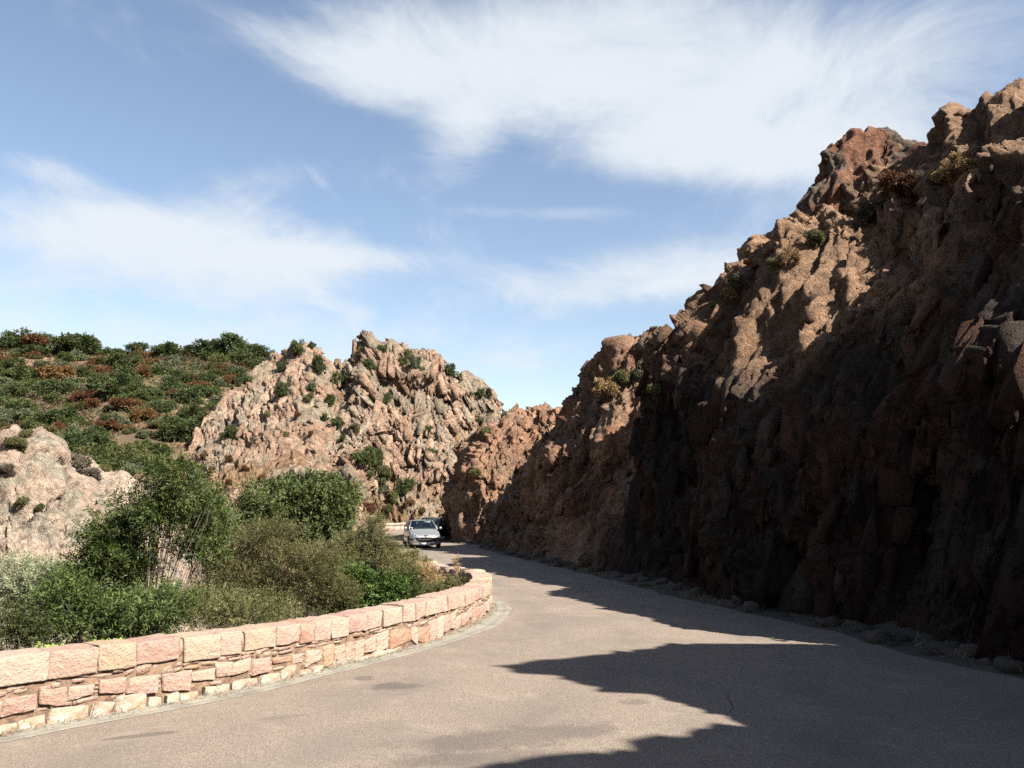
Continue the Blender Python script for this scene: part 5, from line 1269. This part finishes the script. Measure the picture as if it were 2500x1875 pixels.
# ---- bushes on the outcrops and in the valley
for px, py, r, kind, bv, lab in ((35, 1085, 22, 'olive', ocA_bvh, 'flat olive cushion plant on top of the big outcrop'), (10, 1150, 18, 'grey', ocA_bvh, 'grey tuft at the picture edge on the big outcrop'), (62, 1060, 16, 'olive', ocA_bvh, 'olive tuft on the crest of the big outcrop'), (50, 1228, 18, 'olive', ocA_bvh, 'olive tuft in the crack of the big outcrop'), (92, 1238, 12, 'mid', ocA_bvh, 'small green tuft beside the crack of the big outcrop'), (180, 1140, 34, 'grey', ocB_bvh, 'dark grey thorny bush in the notch between the outcrops'), (210, 1160, 26, 'grey', ocB_bvh, 'grey bush on the left shoulder of the small outcrop'), (258, 1145, 14, 'olive', ocB_bvh, 'olive cushion on the crest of the small outcrop')):
    p = None
    for k in (0.4, 0.8, 1.3, 2.0):
        p, nn = shoot(bv, px, py + r * k)
        if p is not None: break
    if p is None: continue
    R = r / F_PX * np.linalg.norm(p)
    bush('rock_bush', PR[kind][rnd.randrange(2)], p - np.array([0, 0, 0.2 * R]), R * 1.1, R * 1.5, lab, 'bush', None, rnd.uniform(0, 6))

# ---- dry bushes on the roadside cliff
for px, py, r, kind, lab in ((2190, 450, 46, 'rust', 'rusty dry bush on the ledge under the upper outcrop'), (2245, 435, 26, 'grey', 'grey twiggy bush beside the rusty one on the upper ledge'), (2340, 400, 34, 'straw', 'straw coloured grass clump high on the cliff at right'), (2300, 425, 26, 'straw', 'straw grass clump below the highest one on the cliff'),
                         (2125, 505, 30, 'grey', 'grey bush on the slope below the upper outcrop'), (1985, 575, 24, 'olive', 'olive bush near the cliff edge below the upper outcrop'), (1925, 622, 26, 'straw', 'round straw coloured bush on the cliff edge'), (1888, 640, 18, 'olive', 'olive bush left of the round straw one on the cliff edge'), (1805, 680, 26, 'grey', 'bare grey twiggy bush on the cliff edge'),
                         (1785, 715, 26, 'straw', 'straw bush below the bare twiggy one on the cliff edge'), (1745, 745, 14, 'olive', 'small olive tuft low on the cliff edge'), (1560, 900, 30, 'sage', 'grey-green bush on the sunlit ledge of the middle cliff'), (1480, 940, 34, 'straw', 'straw coloured bush on the sunlit ledge of the middle cliff'), (1520, 915, 24, 'olive', 'olive bush between the two on the sunlit ledge'), (1600, 945, 24, 'olive', 'olive bush in the shade beside the sunlit ledge'), (1190, 1050, 16, 'olive', 'olive tuft on top of the far red spur'), (1160, 1150, 14, 'olive', 'olive tuft on the flank of the far red spur')):
    best = None
    for bv in cliff_bvh:
        p, nn = shoot(bv, px, py + r * 0.5)
        if p is not None and (best is None or np.linalg.norm(p) < np.linalg.norm(best)): best = p
    if best is None: continue
    R = r / F_PX * np.linalg.norm(best)
    bush('cliff_bush', PR[kind][rnd.randrange(2)], best - best / np.linalg.norm(best) * (0.2 + 0.35 * R) + np.array([0, 0, -0.25 * R]), R, R * 1.5, lab, 'bush', None, rnd.uniform(0, 6))
# dry grass along the verge and the gutter: too fine to count
n = 5200; s_ = rsn.uniform(0, 1, n); Pf = resample(FOOT, 900); Nf = -path_normals(Pf); i = (s_ * 899).astype(int)
clump = fbm(np.c_[Pf[i] * 0.9, np.zeros(n)], 3, 88); k_ = (clump + rsn.uniform(-0.5, 0.5, n)) > 0.05; i = i[k_]; n = len(i)
off = rsn.uniform(-0.1, 0.75, n); C = np.c_[Pf[i] + Nf[i] * off[:, None], np.full(n, 0.02)]
V1, F1 = leaf_quads(C, unit(rsn.normal(size=(n, 3)) * 0.6 + [0, 0, 1.0]), unit(rsn.normal(size=(n, 3))), rsn.uniform(0.06, 0.22, n), rsn.uniform(0.008, 0.02, n))
n = 1800; s_ = rsn.uniform(s_at_y(7), s_at_y(21), n); C = wall_point(s_, 0, 0.03); nn = np.stack([np.interp(s_, WS, WN[:, 0]), np.interp(s_, WS, WN[:, 1])], 1)
C[:, :2] += nn * rsn.uniform(0.0, 0.14, n)[:, None]
V2, F2 = leaf_quads(C, unit(rsn.normal(size=(n, 3)) + [0, 0, 0.25]), unit(rsn.normal(size=(n, 3))), rsn.uniform(0.03, 0.09, n), rsn.uniform(0.005, 0.012, n))
tag(mk('dry_grass', np.vstack([V1, V2]), [F1, F2 + len(V1)], L_STRAW), 'wisps of dry grass along the verge and the wall foot', 'grass', kind='stuff')
# broken rock lying at the foot of the cliff
Vr, Fr = unit_box(2, 2, 2); Vs, Fs = [], []
for q_ in range(650):
    i = rnd.randrange(120, 820); o_ = rnd.random() ** 1.6 * 0.8 - 0.1; r = 0.02 + 0.20 * rnd.random() ** 4
    k = (np.abs(Vr) ** 3).sum(1) - 1; W = Vr * (1 - 0.15 * np.clip(k, 0, 2))[:, None] * r * np.array([rnd.uniform(0.7, 1.5), rnd.uniform(0.7, 1.4), rnd.uniform(0.5, 0.9)]) + rsn.normal(size=Vr.shape) * r * 0.12
    Vs.append(W + [Pf[i, 0] + Nf[i, 0] * o_, Pf[i, 1] + Nf[i, 1] * o_, r * 0.4]); Fs.append(Fr + q_ * len(Vr))
tag(mk('rubble', np.vstack(Vs), np.vstack(Fs), M_DIRT), 'rubble fallen along the foot of the cliff', 'rubble', kind='stuff')
